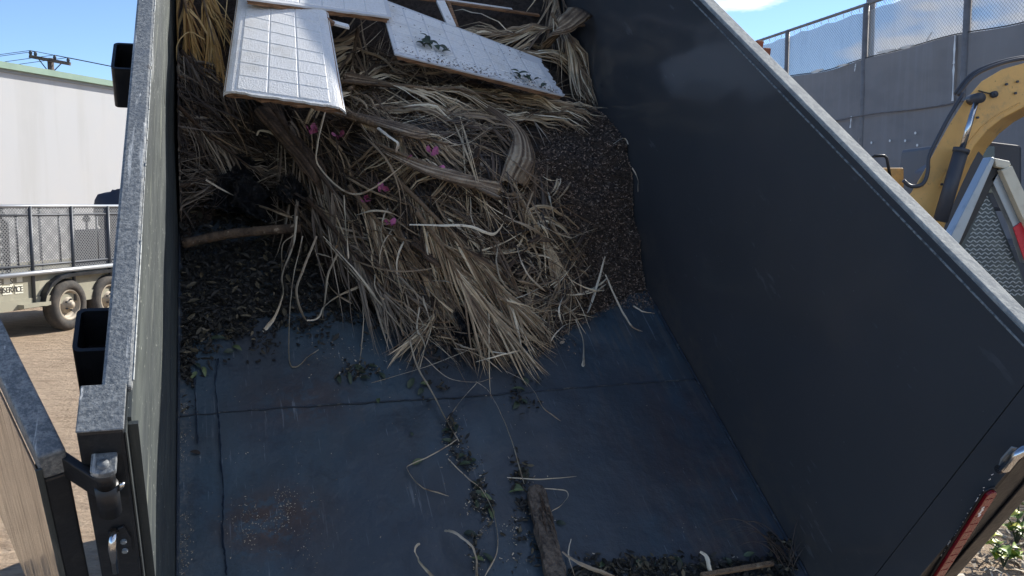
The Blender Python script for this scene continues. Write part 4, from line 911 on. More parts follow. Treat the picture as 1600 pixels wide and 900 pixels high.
# ---- single palm fronds
def frond(label, pts, length, n, spread, mat_='dry', lift=.05, boot=None, wd=.008, tone=(.2, .95), side=(1, 1), rw_=.011, start=.05, curl=.08, droop=True, group=None, rise=0.0):
    """pts: midrib from base to tip, marked over the bed; length of the blades in metres"""
    P = [look(x, y, lift+rise*(1-i/(len(pts)-1))) for i, (x, y) in enumerate(pts)]; S_ = spline(P, 26)
    base = Wp(*S_[0]); root = empty('palm_frond', base, label, 'palm frond', group)
    mb = MB(); rr = [rw_*(1-.75*i/25) for i in range(26)]; mb.tube(S_, rr, 7, tone=.5); world_build(mb, 'midrib', MT['boot'] if mat_ != 'grey' else MT['boot_dark'], root, True, base=base)
    mb = MB(); tot = 0
    for k_ in range(n):
        t = start+(1-start)*(k_/(n-1)); f_ = t*24.99; i = int(f_); p = S_[i]+(S_[i+1]-S_[i])*(f_-i); d = _n(S_[i+1]-S_[i])
        sd_ = 1 if k_ % 2 else -1
        if random.random() > side[0 if sd_ > 0 else 1]: continue
        if k_ % 10 < 2 or k_ == 0: bun = {1: (random.gauss(0, .22), random.uniform(-.02, .05), random.uniform(.2, 1.5), random.uniform(-.22, .22)), -1: (random.gauss(0, .22), random.uniform(-.02, .05), random.uniform(.2, 1.5), random.uniform(-.22, .22))}
        bo, bl_, bc, bt_ = bun[sd_]
        a0_ = math.atan2(d[1], d[0]); a = a0_+sd_*(spread*(1-.45*t))+bo+random.gauss(0, .07); L_ = length*(.55+.6*math.sin(math.pi*min(.92, t*.75+.18)))*random.uniform(.75, 1.12); ns_ = 8; st = L_/(ns_-1)
        q = p.copy(); line = [q.copy()]; l0 = p[2]-float(heap(p[0], p[1])); le = abs(random.gauss(0, .02)+bl_)+.004; da_ = -sd_*curl*bc*random.uniform(.7, 1.3)
        for j in range(1, ns_):
            a += da_*.5+random.gauss(0, .05); q = q+np.array([math.cos(a), math.sin(a), 0])*st; q[0] = clampu(q[0]); u_ = j/(ns_-1)
            z = float(heap(q[0], q[1]))+l0*(1-u_)**1.2+le*u_+.015*math.sin(math.pi*u_); q[2] = z; line.append(q.copy())
        ribbon(mb, line, wd*random.choice((.5, .7, .9, 1.1, 1.4, 1.9)), min(1, max(0, random.uniform(*tone)+bt_)), random.uniform(-2, 2))
    tag(world_build(mb, 'blades', MT[mat_], root, fix=False, base=base), kind='stuff')
    if boot:                                            # broad sheath at the base of the midrib
        bl, bw, bm = boot; P0 = S_[0]; d = _n(S_[0]-S_[2]); mb = MB(); vs = []; fs = []; tones = []; n1, n2 = 14, 17; sdv = _n(np.cross(d, (0, 0, 1)))
        for layer in (0, 1):
            for i in range(n1+1):
                t = i/n1; w_ = rw_*1.1+(bw-rw_*1.1)*t**1.6; c_ = S_[min(3, 25)]*(1-t)+(P0+d*bl)*t if t < .3 else S_[3]*(.7)*(1)+0 if False else S_[3]+(P0+d*bl-S_[3])*t
                for j in range(n2+1):
                    s_ = (j/n2-.5)*2; cup = (.35*bw*t)*(s_*s_); ed = 1+.10*mnoise.noise(Vector((s_*4, t*5, bl*9)))
                    p = c_+sdv*s_*w_*ed+np.array([0, 0, 1])*(cup*(1 if layer == 0 else .9)-layer*(.010+.006*(1-abs(s_))))+d*(.05*t*mnoise.noise(Vector((s_*3.5, bl*7, 2))))
                    h_ = float(heap(p[0], p[1]))+.004
                    p[2] = max(p[2], h_*(1 if layer == 0 else .98)); p[0] = clampu(p[0]); vs.append(p); tones.append(min(1, max(0, .5+1.0*mnoise.noise(Vector((s_*7, t*1.2, bl*20))))))
        m1 = (n1+1)*(n2+1)
        for i in range(n1):
            for j in range(n2):
                a = i*(n2+1)+j; q = (a, a+1, a+n2+2, a+n2+1); fs += [q, tuple(x+m1 for x in q[::-1])]
        for i in range(n1):
            for j in (0, n2): a = i*(n2+1)+j; q = (a, a+n2+1, a+n2+1+m1, a+m1); fs.append(q)
        for j in range(n2): a = n1*(n2+1)+j; fs.append((a, a+1, a+1+m1, a+m1))
        mb.add(vs, fs, tones); world_build(mb, 'sheath', MT[bm], root, True, base=base)
    return root
frond('golden sunlit palm frond hanging down in the top left corner', [(300, -60), (315, -10), (335, 70)], .30, 60, .28, 'gold', .10, wd=.011, tone=(.3, 1), rise=.1)
frond('golden palm frond tips against the top of the left wall', [(286, -50), (288, 0), (300, 50)], .26, 40, .4, 'gold', .09, wd=.009, tone=(.1, .8), rise=.1)
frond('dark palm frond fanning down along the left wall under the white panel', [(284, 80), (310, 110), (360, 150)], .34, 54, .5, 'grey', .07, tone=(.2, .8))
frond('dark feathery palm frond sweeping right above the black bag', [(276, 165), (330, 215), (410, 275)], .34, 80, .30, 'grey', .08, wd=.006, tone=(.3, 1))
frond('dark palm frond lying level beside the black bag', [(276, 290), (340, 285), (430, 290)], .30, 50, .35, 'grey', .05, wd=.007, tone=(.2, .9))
frond('palm frond arching between the two white panels', [(560, 45), (552, 90), (548, 150)], .42, 60, .75, 'dry', .08, wd=.011, side=(.3, 1), tone=(.25, .8))
frond('palm frond with long curving blades below the torn white panel', [(545, 140), (590, 105), (650, 80)], .42, 66, .45, 'dry', .08, wd=.010, tone=(.25, .85))
frond('golden palm frond spread along the lower edge of the torn white panel', [(590, 130), (690, 140), (800, 150), (870, 160)], .36, 100, .28, 'dry', .09, (.16, .05, 'boot'), wd=.008, tone=(.45, 1))
frond('palm frond under the golden one, its blades pointing right', [(560, 165), (680, 175), (780, 185), (850, 175)], .34, 84, .30, 'dry', .06, wd=.008, tone=(.3, .9))
frond('palm frond behind the torn white panel near the top of the bed', [(880, 40), (820, 52), (740, 50)], .38, 70, .32, 'dry', .06, (.10, .10, 'boot'), wd=.009, tone=(.3, .85))
frond('palm frond bent over against the top of the right wall', [(862, 20), (885, 60), (908, 110)], .34, 70, .45, 'dry', .08, wd=.010, tone=(.3, .85))
frond('palm frond drooping from the top right corner of the heap', [(862, -40), (870, 0), (880, 40)], .30, 54, .35, 'dry', .08, wd=.009, tone=(.25, .8))
frond('palm frond ending in sharp blades against the right wall', [(790, 78), (850, 82), (905, 84)], .30, 60, .30, 'dry', .08, wd=.010, tone=(.35, .85))
frond('palm frond with thick dark sheath lying under the small white panel', [(430, 175), (470, 230), (520, 300)], .38, 60, .30, 'grey', .10, (.20, .08, 'boot_dark'), wd=.008, rw_=.02, tone=(.4, 1))
frond('palm frond running right from beneath the small white panel', [(545, 180), (620, 205), (700, 225)], .30, 60, .30, 'dry', .10, (.10, .05, 'boot'), wd=.008, rw_=.018)
frond('palm frond with split brown sheath in the middle of the heap', [(735, 285), (660, 255), (590, 225)], .30, 50, .35, 'dry', .12, (.12, .055, 'boot'), wd=.008, rw_=.018, tone=(.2, .8))
frond('palm frond pouring down the heap centre to its lower edge', [(545, 290), (610, 370), (675, 440), (730, 505)], .34, 130, .24, 'dry', .08, wd=.007, tone=(.25, .85))
frond('palm frond beside the pink flowers running down to the right', [(620, 280), (690, 350), (755, 420), (805, 480)], .32, 130, .22, 'dry', .10, wd=.007, tone=(.25, .9))
frond('short palm frond between the central fronds', [(650, 330), (700, 400), (740, 480)], .34, 90, .30, 'dry', .12, wd=.007, tone=(.2, .75))
frond('palm frond hanging over the lower left edge of the heap', [(480, 310), (540, 380), (600, 460)], .36, 90, .30, 'grey', .09, wd=.007, tone=(.5, 1))
frond('palm frond with reddish brown sheath low in the heap', [(690, 410), (740, 450), (790, 520)], .32, 70, .24, 'dry', .10, (.14, .03, 'boot_dark'), wd=.008, tone=(.4, 1))
frond('sparse palm frond lying on the mulch slope at the right', [(800, 300), (840, 350), (860, 400)], .26, 44, .5, 'dry', .05, wd=.010, tone=(.3, .9), curl=.2)
frond('thin tufted palm frond spreading over the bottom of the heap', [(700, 440), (680, 490), (650, 530)], .24, 40, .32, 'dry', .05, wd=.006, tone=(.4, 1))

# ---- thick curved palm petiole with its sheath torn open
def petiole(label, pts, radii, mat_='boot', lift=.10, flat=.55, name='palm_petiole'):
    P = spline([look(x, y, l_) for (x, y), l_ in zip(pts, lift)], 30); R = np.interp(np.linspace(0, 1, 30), np.linspace(0, 1, len(radii)), radii); mb = MB(); n_ = 36; vs = []; fs = []; tones = []; sd0 = random.random()*50
    for i, p in enumerate(P):
        d = _n(P[min(i+1, 29)]-P[max(i-1, 0)]); s_ = _n(np.cross(d, (0, 0, 1))); up = np.cross(s_, d)
        for j in range(n_):
            t = 2*math.pi*j/n_; rg = mnoise.noise(Vector((math.cos(t)*5+sd0, math.sin(t)*5, i*.05))); r = R[i]*(1+.20*mnoise.noise(Vector((math.cos(t)*1.6, math.sin(t)*1.6, i*.25+sd0)))+.13*rg)*(1 if i < 29 else .93+.2*rg); tones.append(min(1, max(0, .5+1.1*rg+.35*mnoise.noise(Vector((i*.3, sd0, t))))))
            if i in (0, 29): p = P[i]+d*R[i]*.7*rg
            vs.append(p+s_*r*math.cos(t)+up*r*flat*math.sin(t))
    for i in range(29):
        for j in range(n_): fs.append((i*n_+j, i*n_+(j+1) % n_, (i+1)*n_+(j+1) % n_, (i+1)*n_+j))
    fs += [tuple(range(n_)), tuple(29*n_+j for j in range(n_))]
    mb.add(vs, fs, tones); o = world_build(mb, name, MT[mat_], None, True); return tag(o, label, 'palm stem'), P
petiole('thick curved palm stem with a broad pale base resting on the mulch', [(690, 130), (740, 155), (790, 188), (812, 215), (815, 250), (800, 285)], [.012, .020, .028, .034, .046, .066, .058], 'boot', [.08, .09, .10, .09, .07, .03], .45)
petiole('wide tan palm stem lying below the small white panel', [(530, 175), (580, 188), (640, 205), (668, 210)], [.02, .04, .045, .03], 'boot', [.12, .14, .12, .10], .35)
petiole('split palm stem base with a ragged open end above the centre', [(600, 235), (660, 262), (720, 280), (772, 292)], [.015, .03, .045, .055], 'boot', [.10, .13, .12, .08], .3)
petiole('dark broad palm stem slanting down behind the pink flowers', [(410, 170), (450, 215), (490, 262), (510, 300)], [.04, .05, .05, .02], 'boot_dark', [.10, .11, .10, .06], .35)
petiole('brown torn palm stem base at the top by the right wall', [(905, 20), (882, 40), (860, 62), (850, 75)], [.07, .06, .035, .02], 'boot', [.16, .16, .13, .08], .3)
petiole('small dark chip of palm stem standing up by the mulch', [(735, 262), (742, 245), (748, 230)], [.04, .03, .008], 'boot_dark', [.05, .09, .12], .3)
petiole('reddish brown palm stem splinter low on the heap', [(652, 385), (675, 405), (705, 428)], [.012, .022, .008], 'boot_dark', [.10, .11, .09], .4)

# ---- cut branch across the dark left corner
mb = MB(); A, B = look(277, 381, .06), look(470, 356, .08); A[0] = UL+.02
pts = spline([A, A*.6+B*.4+np.array([0, .01, .01]), B], 18); mb.tube(pts, [.020+.003*mnoise.noise(Vector((i*.6, 0, 0))) for i in range(18)], 14)
o = world_build(mb, 'cut_branch', MT['bark'], None, True); tag(o, 'cut brown branch lying across the dark corner by the left wall', 'branch')

# ---- black bags
for (px, py, r, lb, sd_) in ((395, 298, (.17, .17, .10), 'black plastic bag half buried under dark fronds at the left', 1), (728, 508, (.065, .11, .07), 'small black plastic bag poking out of the lower heap', 2), (455, 300, (.06, .08, .05), 'fold of black plastic beside the half buried bag', 5)):
    p = look(px, py, .05); vs, fs = lump((0, 0, 0), r, .55, 1.7, 46, 30, sd_)
    vs2 = []
    for v in vs:
        q = np.array(v)+p; q[2] += .020*abs(mnoise.noise(Vector((v[0]*26, v[1]*26, sd_))))+.012*mnoise.noise(Vector((v[0]*60, v[1]*60, sd_))); vs2.append(q)
    mb = MB(); mb.add(vs2, fs); o = world_build(mb, 'plastic_bag', MT['bag'], None, True); tag(o, lb, 'plastic bag')

# ---- bougainvillea flowers
def petals(name, px, py, r, n_, label, group=None, tone=(.2, 1)):
    p = look(px, py, .12); r *= 1.35; base = Wp(*p); root = empty(name, base, label, 'flower', group)
    for i in range(n_):
        a = random.uniform(0, 6.283); e = random.uniform(.1, 1.2); d = np.array([math.cos(a)*math.cos(e), math.sin(a)*math.cos(e), math.sin(e)]); s_ = _n(np.cross(d, (0.1, 0, 1))); u_ = np.cross(s_, d); c_ = np.array([random.uniform(-.5, .5)*r, random.uniform(-.5, .5)*r, 0])+p
        L_ = r*random.uniform(.7, 1.1); w_ = L_*.42; mb = MB()
        mb.add([c_, c_+d*L_*.4+s_*w_, c_+d*L_*.85+s_*w_*.6+u_*w_*.4, c_+d*L_+u_*w_*.3, c_+d*L_*.85-s_*w_*.6-u_*w_*.1, c_+d*L_*.4-s_*w_, c_+d*L_*.5+u_*w_*.35], [(0, 1, 6), (1, 2, 6), (2, 3, 6), (3, 4, 6), (4, 5, 6), (5, 0, 6)], random.uniform(*tone))
        world_build(mb, 'petal', MT['pink'], root, base=base)
for x, y, r, n_, lb, tn_ in ((688, 267, .024, 7, 'bright pink flower beside the split palm stem', (.6, 1)), (676, 241, .022, 6, 'dull pink flower just above the bright pink one', (.1, .6)), (608, 350, .022, 7, 'bright magenta flower lowest of the pink ones', (.6, 1)),
                        (596, 298, .024, 7, 'faded mauve flower in the middle of the tangle', (.1, .7)), (571, 312, .022, 6, 'wilted purple flower left of the mauve one', (0, .5)), (487, 207, .026, 7, 'pale pink flower under the small white panel', (.1, .5)), (529, 215, .022, 6, 'pinkish brown flower right of the pale pink one', (0, .35)), (640, 252, .018, 5, 'small pink flower left of the dull pink one', (.1, .6))):
    petals('pink_flower', x, y, r, n_, lb, None, tn_)

# ---- long single blades that hang free of the heap, traced over the bed
def blade(label, pts, wd, mat_='pale', lift=.03, tone=.6, prof='strap', group=None, name='palm_strip', twist=1.9, fold=.3):
    li = lift if hasattr(lift, '__len__') else [lift]*len(pts)
    P = spline([look(x, y, max(l_, .004)) for (x, y), l_ in zip(pts, li)], max(10, 6*len(pts))); P = [p+np.array([0.0025*mnoise.noise(Vector((i*.35, wd*800, tone*9))), 0.0025*mnoise.noise(Vector((i*.35, wd*800, tone*9+5))), 0]) for i, p in enumerate(P)]; mb = MB()
    ribbon(mb, P, wd, tone, twist*random.choice((-1, 1)), prof, fold)
    return tag(world_build(mb, name, MT[mat_], None, True, fix=False), label, 'palm blade', group)
BL = [
 ('pale forked blade hanging lowest at the far left of the heap', [(464, 338), (457, 387), (441, 429), (443, 458), (428, 497), (411, 518)], .016, [.12, .12, .10, .08, .03, .01], .7),
 ('short looped blade close beside the pale forked one', [(462, 365), (442, 383), (441, 424)], .010, [.12, .12, .10], .4),
 ('long thin blade dropping to the bed floor and hooking right', [(473, 369), (459, 430), (453, 480), (452, 562), (463, 573), (480, 558), (499, 546)], .009, [.12, .12, .10, .01, .01, .02, .03], .6),
 ('brown blade bending down to a pale knotted end', [(495, 369), (474, 420), (463, 455), (470, 485), (479, 501)], .013, [.12, .11, .09, .06, .04], .35),
 ('pale crooked blade running right from the knotted end', [(479, 501), (497, 497), (506, 480), (530, 462), (573, 443)], .012, [.04, .04, .05, .07, .08], .8),
 ('thin blade crossing the knotted pair', [(491, 387), (509, 436), (527, 460), (550, 474)], .007, .08, .4),
 ('greyish blade folded at the knotted end', [(527, 397), (512, 432), (508, 470), (504, 497)], .012, [.12, .10, .06, .04], .5),
 ('straight pale needle hanging down through the tangle', [(537, 305), (541, 355), (545, 404)], .010, [.16, .16, .14], .85),
 ('wide pale blade lying over the black bag', [(322, 281), (350, 298), (380, 313), (420, 327), (456, 340)], .014, .10, .75),
 ('pale folded blade with a hooked tip under the small white panel', [(401, 212), (407, 204), (425, 208), (441, 218), (440, 232)], .013, .12, .85),
 ('long blade ending in a pale crumpled tip left of centre', [(505, 369), (560, 428), (594, 480), (596, 510), (607, 522)], .010, [.1, .1, .08, .05, .04], .8),
 ('very long thin blade slanting to the lower heap edge', [(509, 376), (580, 458), (620, 505), (658, 547)], .008, .10, .6),
 ('hair thin blade hanging straight down left of centre', [(566, 465), (568, 510), (562, 564)], .004, [.08, .05, .01], .5),
 ('pale blade lying across the heap with a curled white tip', [(640, 351), (690, 352), (730, 353), (756, 362), (772, 366), (780, 358), (786, 347)], .011, [.14]*7, .95),
 ('long pale blade reaching out to the right over the bed floor', [(946, 429), (963, 468), (980, 500), (990, 512), (1004, 518)], .009, [.06, .05, .03, .02, .02], .75),
 ('pale blade drooping onto the floor right of the heap', [(900, 500), (910, 530), (912, 560), (911, 573)], .014, [.06, .04, .03, .02], .8),
 ('pale blade standing against the mulch slope', [(946, 401), (930, 455), (918, 490)], .011, .06, .75),
 ('short pale blade at the right end of the heap', [(990, 478), (1005, 487), (1023, 489)], .008, .03, .85),
 ('stiff yellow blade reaching down the middle of the floor', [(640, 529), (652, 573), (680, 622), (700, 660), (717, 690)], .010, [.1, .06, .03, .02, .015], .6),
 ('straight blade leaning away from the stiff yellow one', [(746, 597), (722, 624), (698, 656)], .005, [.05, .03, .01], .5),
 ('long arched stem running down to the weathered plank', [(744, 596), (762, 610), (782, 645), (800, 690), (819, 756)], .0055, [.05, .05, .05, .05, .05], .55),
 ('grey green blade curving down the floor right of centre', [(790, 580), (820, 596), (836, 614), (850, 638), (876, 658)], .005, [.05, .04, .03, .02, .01], .45),
 ('thin kinked blade shaped like an elbow left of centre', [(714, 687), (680, 708), (650, 722), (636, 730), (645, 748), (662, 762), (701, 775)], .0055, .012, .5),
 ('long bowed blade sweeping down beside the weathered plank', [(700, 717), (725, 742), (752, 765), (768, 793), (777, 829), (776, 864), (757, 902)], .006, .015, .55),
 ('broad curled tan blade at the bottom centre', [(695, 829), (708, 831), (725, 842), (738, 856), (743, 875), (744, 912)], .016, [.02, .05, .06, .06, .05, .02], .55),
 ('broad hooked pale blade at the bottom left of centre', [(656, 849), (649, 856), (650, 868), (660, 884), (682, 908)], .011, [.03, .05, .04, .03, .02], .65),
 ('straight blade lying crosswise above the weathered plank', [(792, 746), (845, 749), (901, 744)], .005, .03, .7),
 ('crooked thin blade right of the weathered plank', [(850, 763), (880, 766), (888, 774), (878, 788), (862, 799)], .005, .02, .6),
 ('short upright blade beside the plank foot', [(892, 842), (888, 866), (898, 900)], .005, .02, .7),
 ('long thin blade crossing the lower heap toward the left', [(800, 535), (740, 545), (660, 575), (580, 598)], .005, .06, .6),
 ('curved thin blade looping under the lower heap', [(660, 555), (700, 590), (745, 597), (770, 590)], .005, .05, .5),
 ('twisted pale blade at the lower heap edge', [(655, 480), (652, 515), (664, 540), (655, 575)], .010, .08, .8),
 ('pale ribbon bent over in the upper centre', [(590, 200), (610, 215), (622, 225), (618, 238)], .018, .14, .9),
 ('long stalk bowed across the pink flowers', [(508, 175), (495, 235), (500, 262), (540, 300), (580, 296), (640, 250)], .007, [.2, .18, .17, .16, .16, .15], .6),
 ('thin twig arched over the small white panel bottom', [(365, 150), (380, 190), (396, 215)], .004, [.2, .14, .1], .5),
 ('stray blade hanging from the small white panel', [(508, 172), (498, 205), (494, 240)], .005, [.24, .2, .16], .7),
 ('golden blade looping at the top left wall', [(320, 62), (295, 50), (277, 70), (270, 95)], .008, .14, .8),
 ('tall golden blade crossing the top left corner', [(357, -20), (352, 30), (350, 72)], .007, [.25, .25, .2], .9),
 ('curved blade hanging off the right wall end of the heap', [(998, 300), (1010, 280), (988, 262)], .006, .04, .6),
 ('bent straw on the mulch near the right wall', [(958, 225), (975, 216), (994, 226)], .006, .03, .6),
 ('dull green stem arching along the bottom edge', [(878, 862), (905, 880), (935, 892), (965, 903)], .012, .04, .2),
 ('pale torn blade standing in the bottom litter', [(1094, 862), (1104, 870), (1108, 886), (1116, 904)], .014, [.05, .05, .04, .02], .9),
]
for lb, pts, wd, li, tn_ in BL: blade(lb, pts, wd*(1.2 if wd > .0085 else 1.1), 'gold' if 'golden' in lb else 'pale', li, tn_)
# more straps of the same kind over the centre and the fringe, alike
for i in range(46):
    x, y = rpoly([(470, 350), (900, 300), (960, 440), (900, 520), (800, 570), (640, 560), (540, 440)]); a = flow(x, y)+random.gauss(0, .45); L_ = random.uniform(40, 110); cvt = random.gauss(0, 12); pts = []
    for t in (-.5, -.2, .15, .5): pts.append((x+math.cos(a)*L_*t-math.sin(a)*cvt*(1-4*t*t), y+math.sin(a)*L_*t+math.cos(a)*cvt*(1-4*t*t)))
    blade('loose pale strip lying in the palm tangle', pts, random.uniform(.006, .011), 'pale' if i % 3 else 'dry', [.08, .11, .11, .07], random.random(), 'strap' if i % 2 else 'taper', 'loose pale strips in the palm tangle', twist=2.2)
# fringe of straws hanging over the lower edge
for i in range(30):
    x = random.uniform(560, 940); y0 = np.interp(x, [560, 660, 800, 900, 940], [440, 505, 520, 490, 455]); a = math.radians(random.uniform(35, 85)); L_ = random.uniform(30, 90)
    pts = [(x-math.cos(a)*L_*.5, y0-math.sin(a)*L_*.5), (x, y0+random.uniform(-6, 6)), (x+math.cos(a+.2)*L_*.5, y0+math.sin(a+.2)*L_*.5)]
    blade('thin straw sticking out of the lower heap edge', pts, random.uniform(.003, .008), 'pale', [.08, .07, .02], random.random(), 'taper', 'straws along the lower heap edge')

# ---- white embossed panels
def panel(label, corners, thick, ncol, nrow, name, bull=0.0, edge_mat='core', lenax='v', gap=.004, skip=(), pad=(.03, .03, .03, .03), torn=False, relief=.0022):
    """corners: bottom left, bottom right, top right, top left, each (px, py, height over the floor)"""
    BLc, BRc, TRc, TLc = [onw(*c) for c in corners]; base = Wp(*BLc); root = empty(name, base, label, 'panel')
    nrm = _n(np.cross(BRc-BLc, TLc-BLc)); nrm = nrm if nrm[2] > 0 else -nrm
    def B_(s, t, h=0.0): return BLc*(1-s)*(1-t)+BRc*s*(1-t)+TRc*s*t+TLc*(1-s)*t+nrm*h
    ns_, nt_ = 28, 24; vs = []; fs = []; 
    def topz(s):                                        # rounded long edges
        if bull <= 0: return 0
        e = min(s, 1-s)/bull
        return -thick*.8*(1-math.sqrt(max(0, 1-(1-min(1, e))**2)))
    ss = np.linspace(0, 1, ns_+1); ss = (1-np.cos(ss*math.pi))/2 if bull else ss
    jr = [(random.uniform(-.03, .004) if torn else 0) for _ in range(nt_+1)]; jag = [random.uniform(-.004, .005)*min(1, 6*min(i, ns_-i)/ns_) for i in range(ns_+1)]
    for layer in (0, 1):
        for j in range(nt_+1):
            for i in range(ns_+1):
                t = j/nt_; tt = t-(jag[i] if j == 0 else 0)
                vs.append(B_(ss[i]+(jr[j] if i == ns_ else 0), tt, topz(ss[i]) if layer == 0 else max(-thick, topz(ss[i])-thick*.35 if bull and min(ss[i], 1-ss[i]) < bull*.6 else -thick*.30)))
    m1 = (ns_+1)*(nt_+1)
    for j in range(nt_):
        for i in range(ns_): a = j*(ns_+1)+i; q = (a, a+1, a+ns_+2, a+ns_+1); fs += [q, tuple(x+m1 for x in q[::-1])]
    rim = [i for i in range(ns_+1)]+[(j+1)*(ns_+1)+ns_ for j in range(nt_)]+[nt_*(ns_+1)+i for i in range(ns_-1, -1, -1)]+[j*(ns_+1) for j in range(nt_-1, 0, -1)]
    k_ = len(rim); fs += [(rim[i], rim[i]+m1, rim[(i+1) % k_]+m1, rim[(i+1) % k_]) for i in range(k_)]
    mb = MB(); mb.add(vs, fs); world_build(mb, 'face_sheet', MT['panel' if bull else 'groove'], root, base=base)
    # wood fibre core below the face, broken unevenly along the front
    mb = MB(); n_ = 26
    def core(fr, h0, h1, s0=0.0, s1=1.0):
        e = [random.uniform(-fr, fr*.6) for _ in range(n_+1)]; v_ = []
        for (h_) in (h0, h1):
            for i in range(n_+1): v_.append(B_(s0+(s1-s0)*i/n_, -e[i]*.8+.003, h_))
            for i in range(n_, -1, -1): v_.append(B_(s0+(s1-s0)*i/n_, .985, h_))
        m_ = 2*(n_+1); return v_, [tuple(range(m_)), tuple(range(2*m_-1, m_-1, -1))]+[(i, i+m_, (i+1) % m_+m_, (i+1) % m_) for i in range(m_)]
    v_, f_ = core(.010, -thick*.31, -thick*.62, .015, .985); mb.add(v_, f_); world_build(mb, 'core', MT[edge_mat], root, base=base)
    mb = MB(); v_, f_ = core(.016, -thick*.63, -thick, .02, .975); mb.add(v_, f_); world_build(mb, 'core', MT[edge_mat], root, base=base)
    p0, p1, q0, q1 = pad
    for i in range(ncol):
        for j in range(nrow):
            if (i, j) in skip: continue
            w_, h_ = (1-p0-p1)/ncol, (1-q0-q1)/nrow; s0, s1 = p0+i*w_, p0+(i+1)*w_; t0_, t1_ = q0+j*h_, q0+(j+1)*h_
            lw_ = np.linalg.norm(BRc-BLc); lh_ = np.linalg.norm(TLc-BLc); gs_, gt_ = gap/lw_, gap/lh_
            s0 += gs_/2; s1 -= gs_/2; t0_ += gt_/2; t1_ -= gt_/2; e = relief; bs, bt = .003/lw_, .003/lh_
            mb = MB(); mb.add([B_(s0, t0_, .0002), B_(s1, t0_, .0002), B_(s1, t1_, .0002), B_(s0, t1_, .0002), B_(s0+bs, t0_+bt, e), B_(s1-bs, t0_+bt, e), B_(s1-bs, t1_-bt, e), B_(s0+bs, t1_-bt, e)],
                              [(4, 5, 6, 7), (0, 1, 5, 4), (1, 2, 6, 5), (2, 3, 7, 6), (3, 0, 4, 7)]); world_build(mb, 'tile', MT['panel'], root, base=base)
    return root, B_
panel('small white tile embossed panel with rounded sides and a broken wood edge', [(347, 140, .80), (540, 168, .86), (512, 10, .80), (372, -30, .80)], .030, 3, 9, 'white_panel', .10, pad=(.115, .115, .02, .02))
panel('upper white panel lying over the other two, cut by the top of the picture', [(383, -3, .865), (612, 27, 0.755), (590, -60, .76), (400, -95, .86)], .030, 6, 4, 'white_panel')
panel('long white torn panel slanting to the right with leaves on it', [(617, 84, .70), (884, 150, .58), (846, 92, .60), (592, -4, .74)], .026, 8, 5, 'white_panel', skip=((7, 4),), gap=.007, torn=True, relief=.0013, pad=(.02, .05, .05, .03))
# narrow lath and broken frame behind the panels
def lath(label, a, b_, wa, wb, w_, h_, mat_='wood', name='lath', cat='wood strip'):
    A, B = onw(a[0], a[1], wa), onw(b_[0], b_[1], wb); mb = MB(); pts = spline([A, (A+B)/2+np.array([0, 0, .004]), B], 8)
    for i in range(7): pass
    mb.beam(A, B, w_, h_, (0, 0, 1)); o = world_build(mb, name, MT[mat_], None, bevel=.002); return tag(o, label, cat)
lath('long narrow wooden lath at the top of the bed above the torn panel', (590, -12), (842, 24), .74, .60, .022, .012, 'core')
tt = lath('white painted trim lying on the long narrow lath', (590, -16), (800, 14), .755, .62, .016, .006, 'panel', 'trim_strip')
lath('short chipped white frame piece between lath and torn panel', (688, 2), (706, 42), .70, .66, .045, .014, 'panel', 'frame_piece')
lath('short reddish broken board end beside the chipped frame piece', (700, 4), (714, 44), .695, .655, .018, .02, 'core', 'board_end')
lath('splintered white board end sticking out beside the small panel', (514, 34), (545, 42), .77, .75, .035, .012, 'panel', 'board_end')
lath('chipped orange wood end under the upper panel', (509, 30), (521, 38), .79, .78, .02, .02, 'core', 'board_end')

# ---- green leaves
def leaf_obj(name, px, py, L_, wdt, ang, tone, label, group=None, mat_='green', lift=.006, hold=None):
    p = hold if hold is not None else look(px, py, lift); d = np.array([math.cos(ang), math.sin(ang), random.uniform(-.15, .3)]); d = _n(d); s_ = _n(np.cross(d, (random.uniform(-.4, .4), random.uniform(-.4, .4), 1))); u_ = np.cross(s_, d); mb = MB(); vs = []; n_ = 7
    for i in range(n_+1):
        t = i/n_; w_ = wdt*math.sin(math.pi*t**.8)**.8*.5+.0005; c_ = p+d*L_*(t-.5)+u_*(.10*L_*math.sin(math.pi*t)); vs += [c_-s_*w_+u_*w_*.35, c_, c_+s_*w_+u_*w_*.35]
    mb.add(vs, [q for i in range(n_) for q in ((3*i, 3*i+1, 3*i+4, 3*i+3), (3*i+1, 3*i+2, 3*i+5, 3*i+4))], tone)
    return tag(world_build(mb, name, MT[mat_], None, True, fix=False), label, 'leaf', group)
spots = [(545, 588), (560, 578), (572, 590), (585, 575), (530, 590), (598, 585), (812, 610), (818, 625), (806, 632), (822, 598), (700, 675), (712, 668), (722, 712), (735, 718), (726, 724), (652, 720), (745, 760), (757, 775), (765, 790), (750, 768), (770, 800), (742, 788), (876, 815), (748, 875), (760, 870), (733, 835),
         (700, 690), (355, 550), (370, 545), (340, 530), (320, 580), (300, 590), (310, 575), (820, 745), (808, 760), (815, 735), (804, 770), (1000, 880), (940, 885), (1028, 884), (1060, 880), (1135, 880), (1170, 868), (640, 600), (655, 610), (664, 600), (590, 625)]
def leaf_where(x, y):
    if y > 860 and x > 900: w = 'in the litter along the bottom edge of the bed'
    elif x < 400: w = 'at the lower fringe of the litter by the left wall'
    elif y > 730 and x < 780: w = 'in the clump left of the weathered plank'
    elif y > 730: w = 'around the splintered end of the weathered plank'
    elif y > 650: w = 'where the stiff yellow blade ends on the floor'
    elif x < 620: w = 'in the small clump below the left part of the heap'
    elif x > 780: w = 'in the clump hanging below the right part of the heap'
    else: w = 'just under the middle of the lower heap edge'
    return 'small dull green leaf '+w, 'leaves '+w
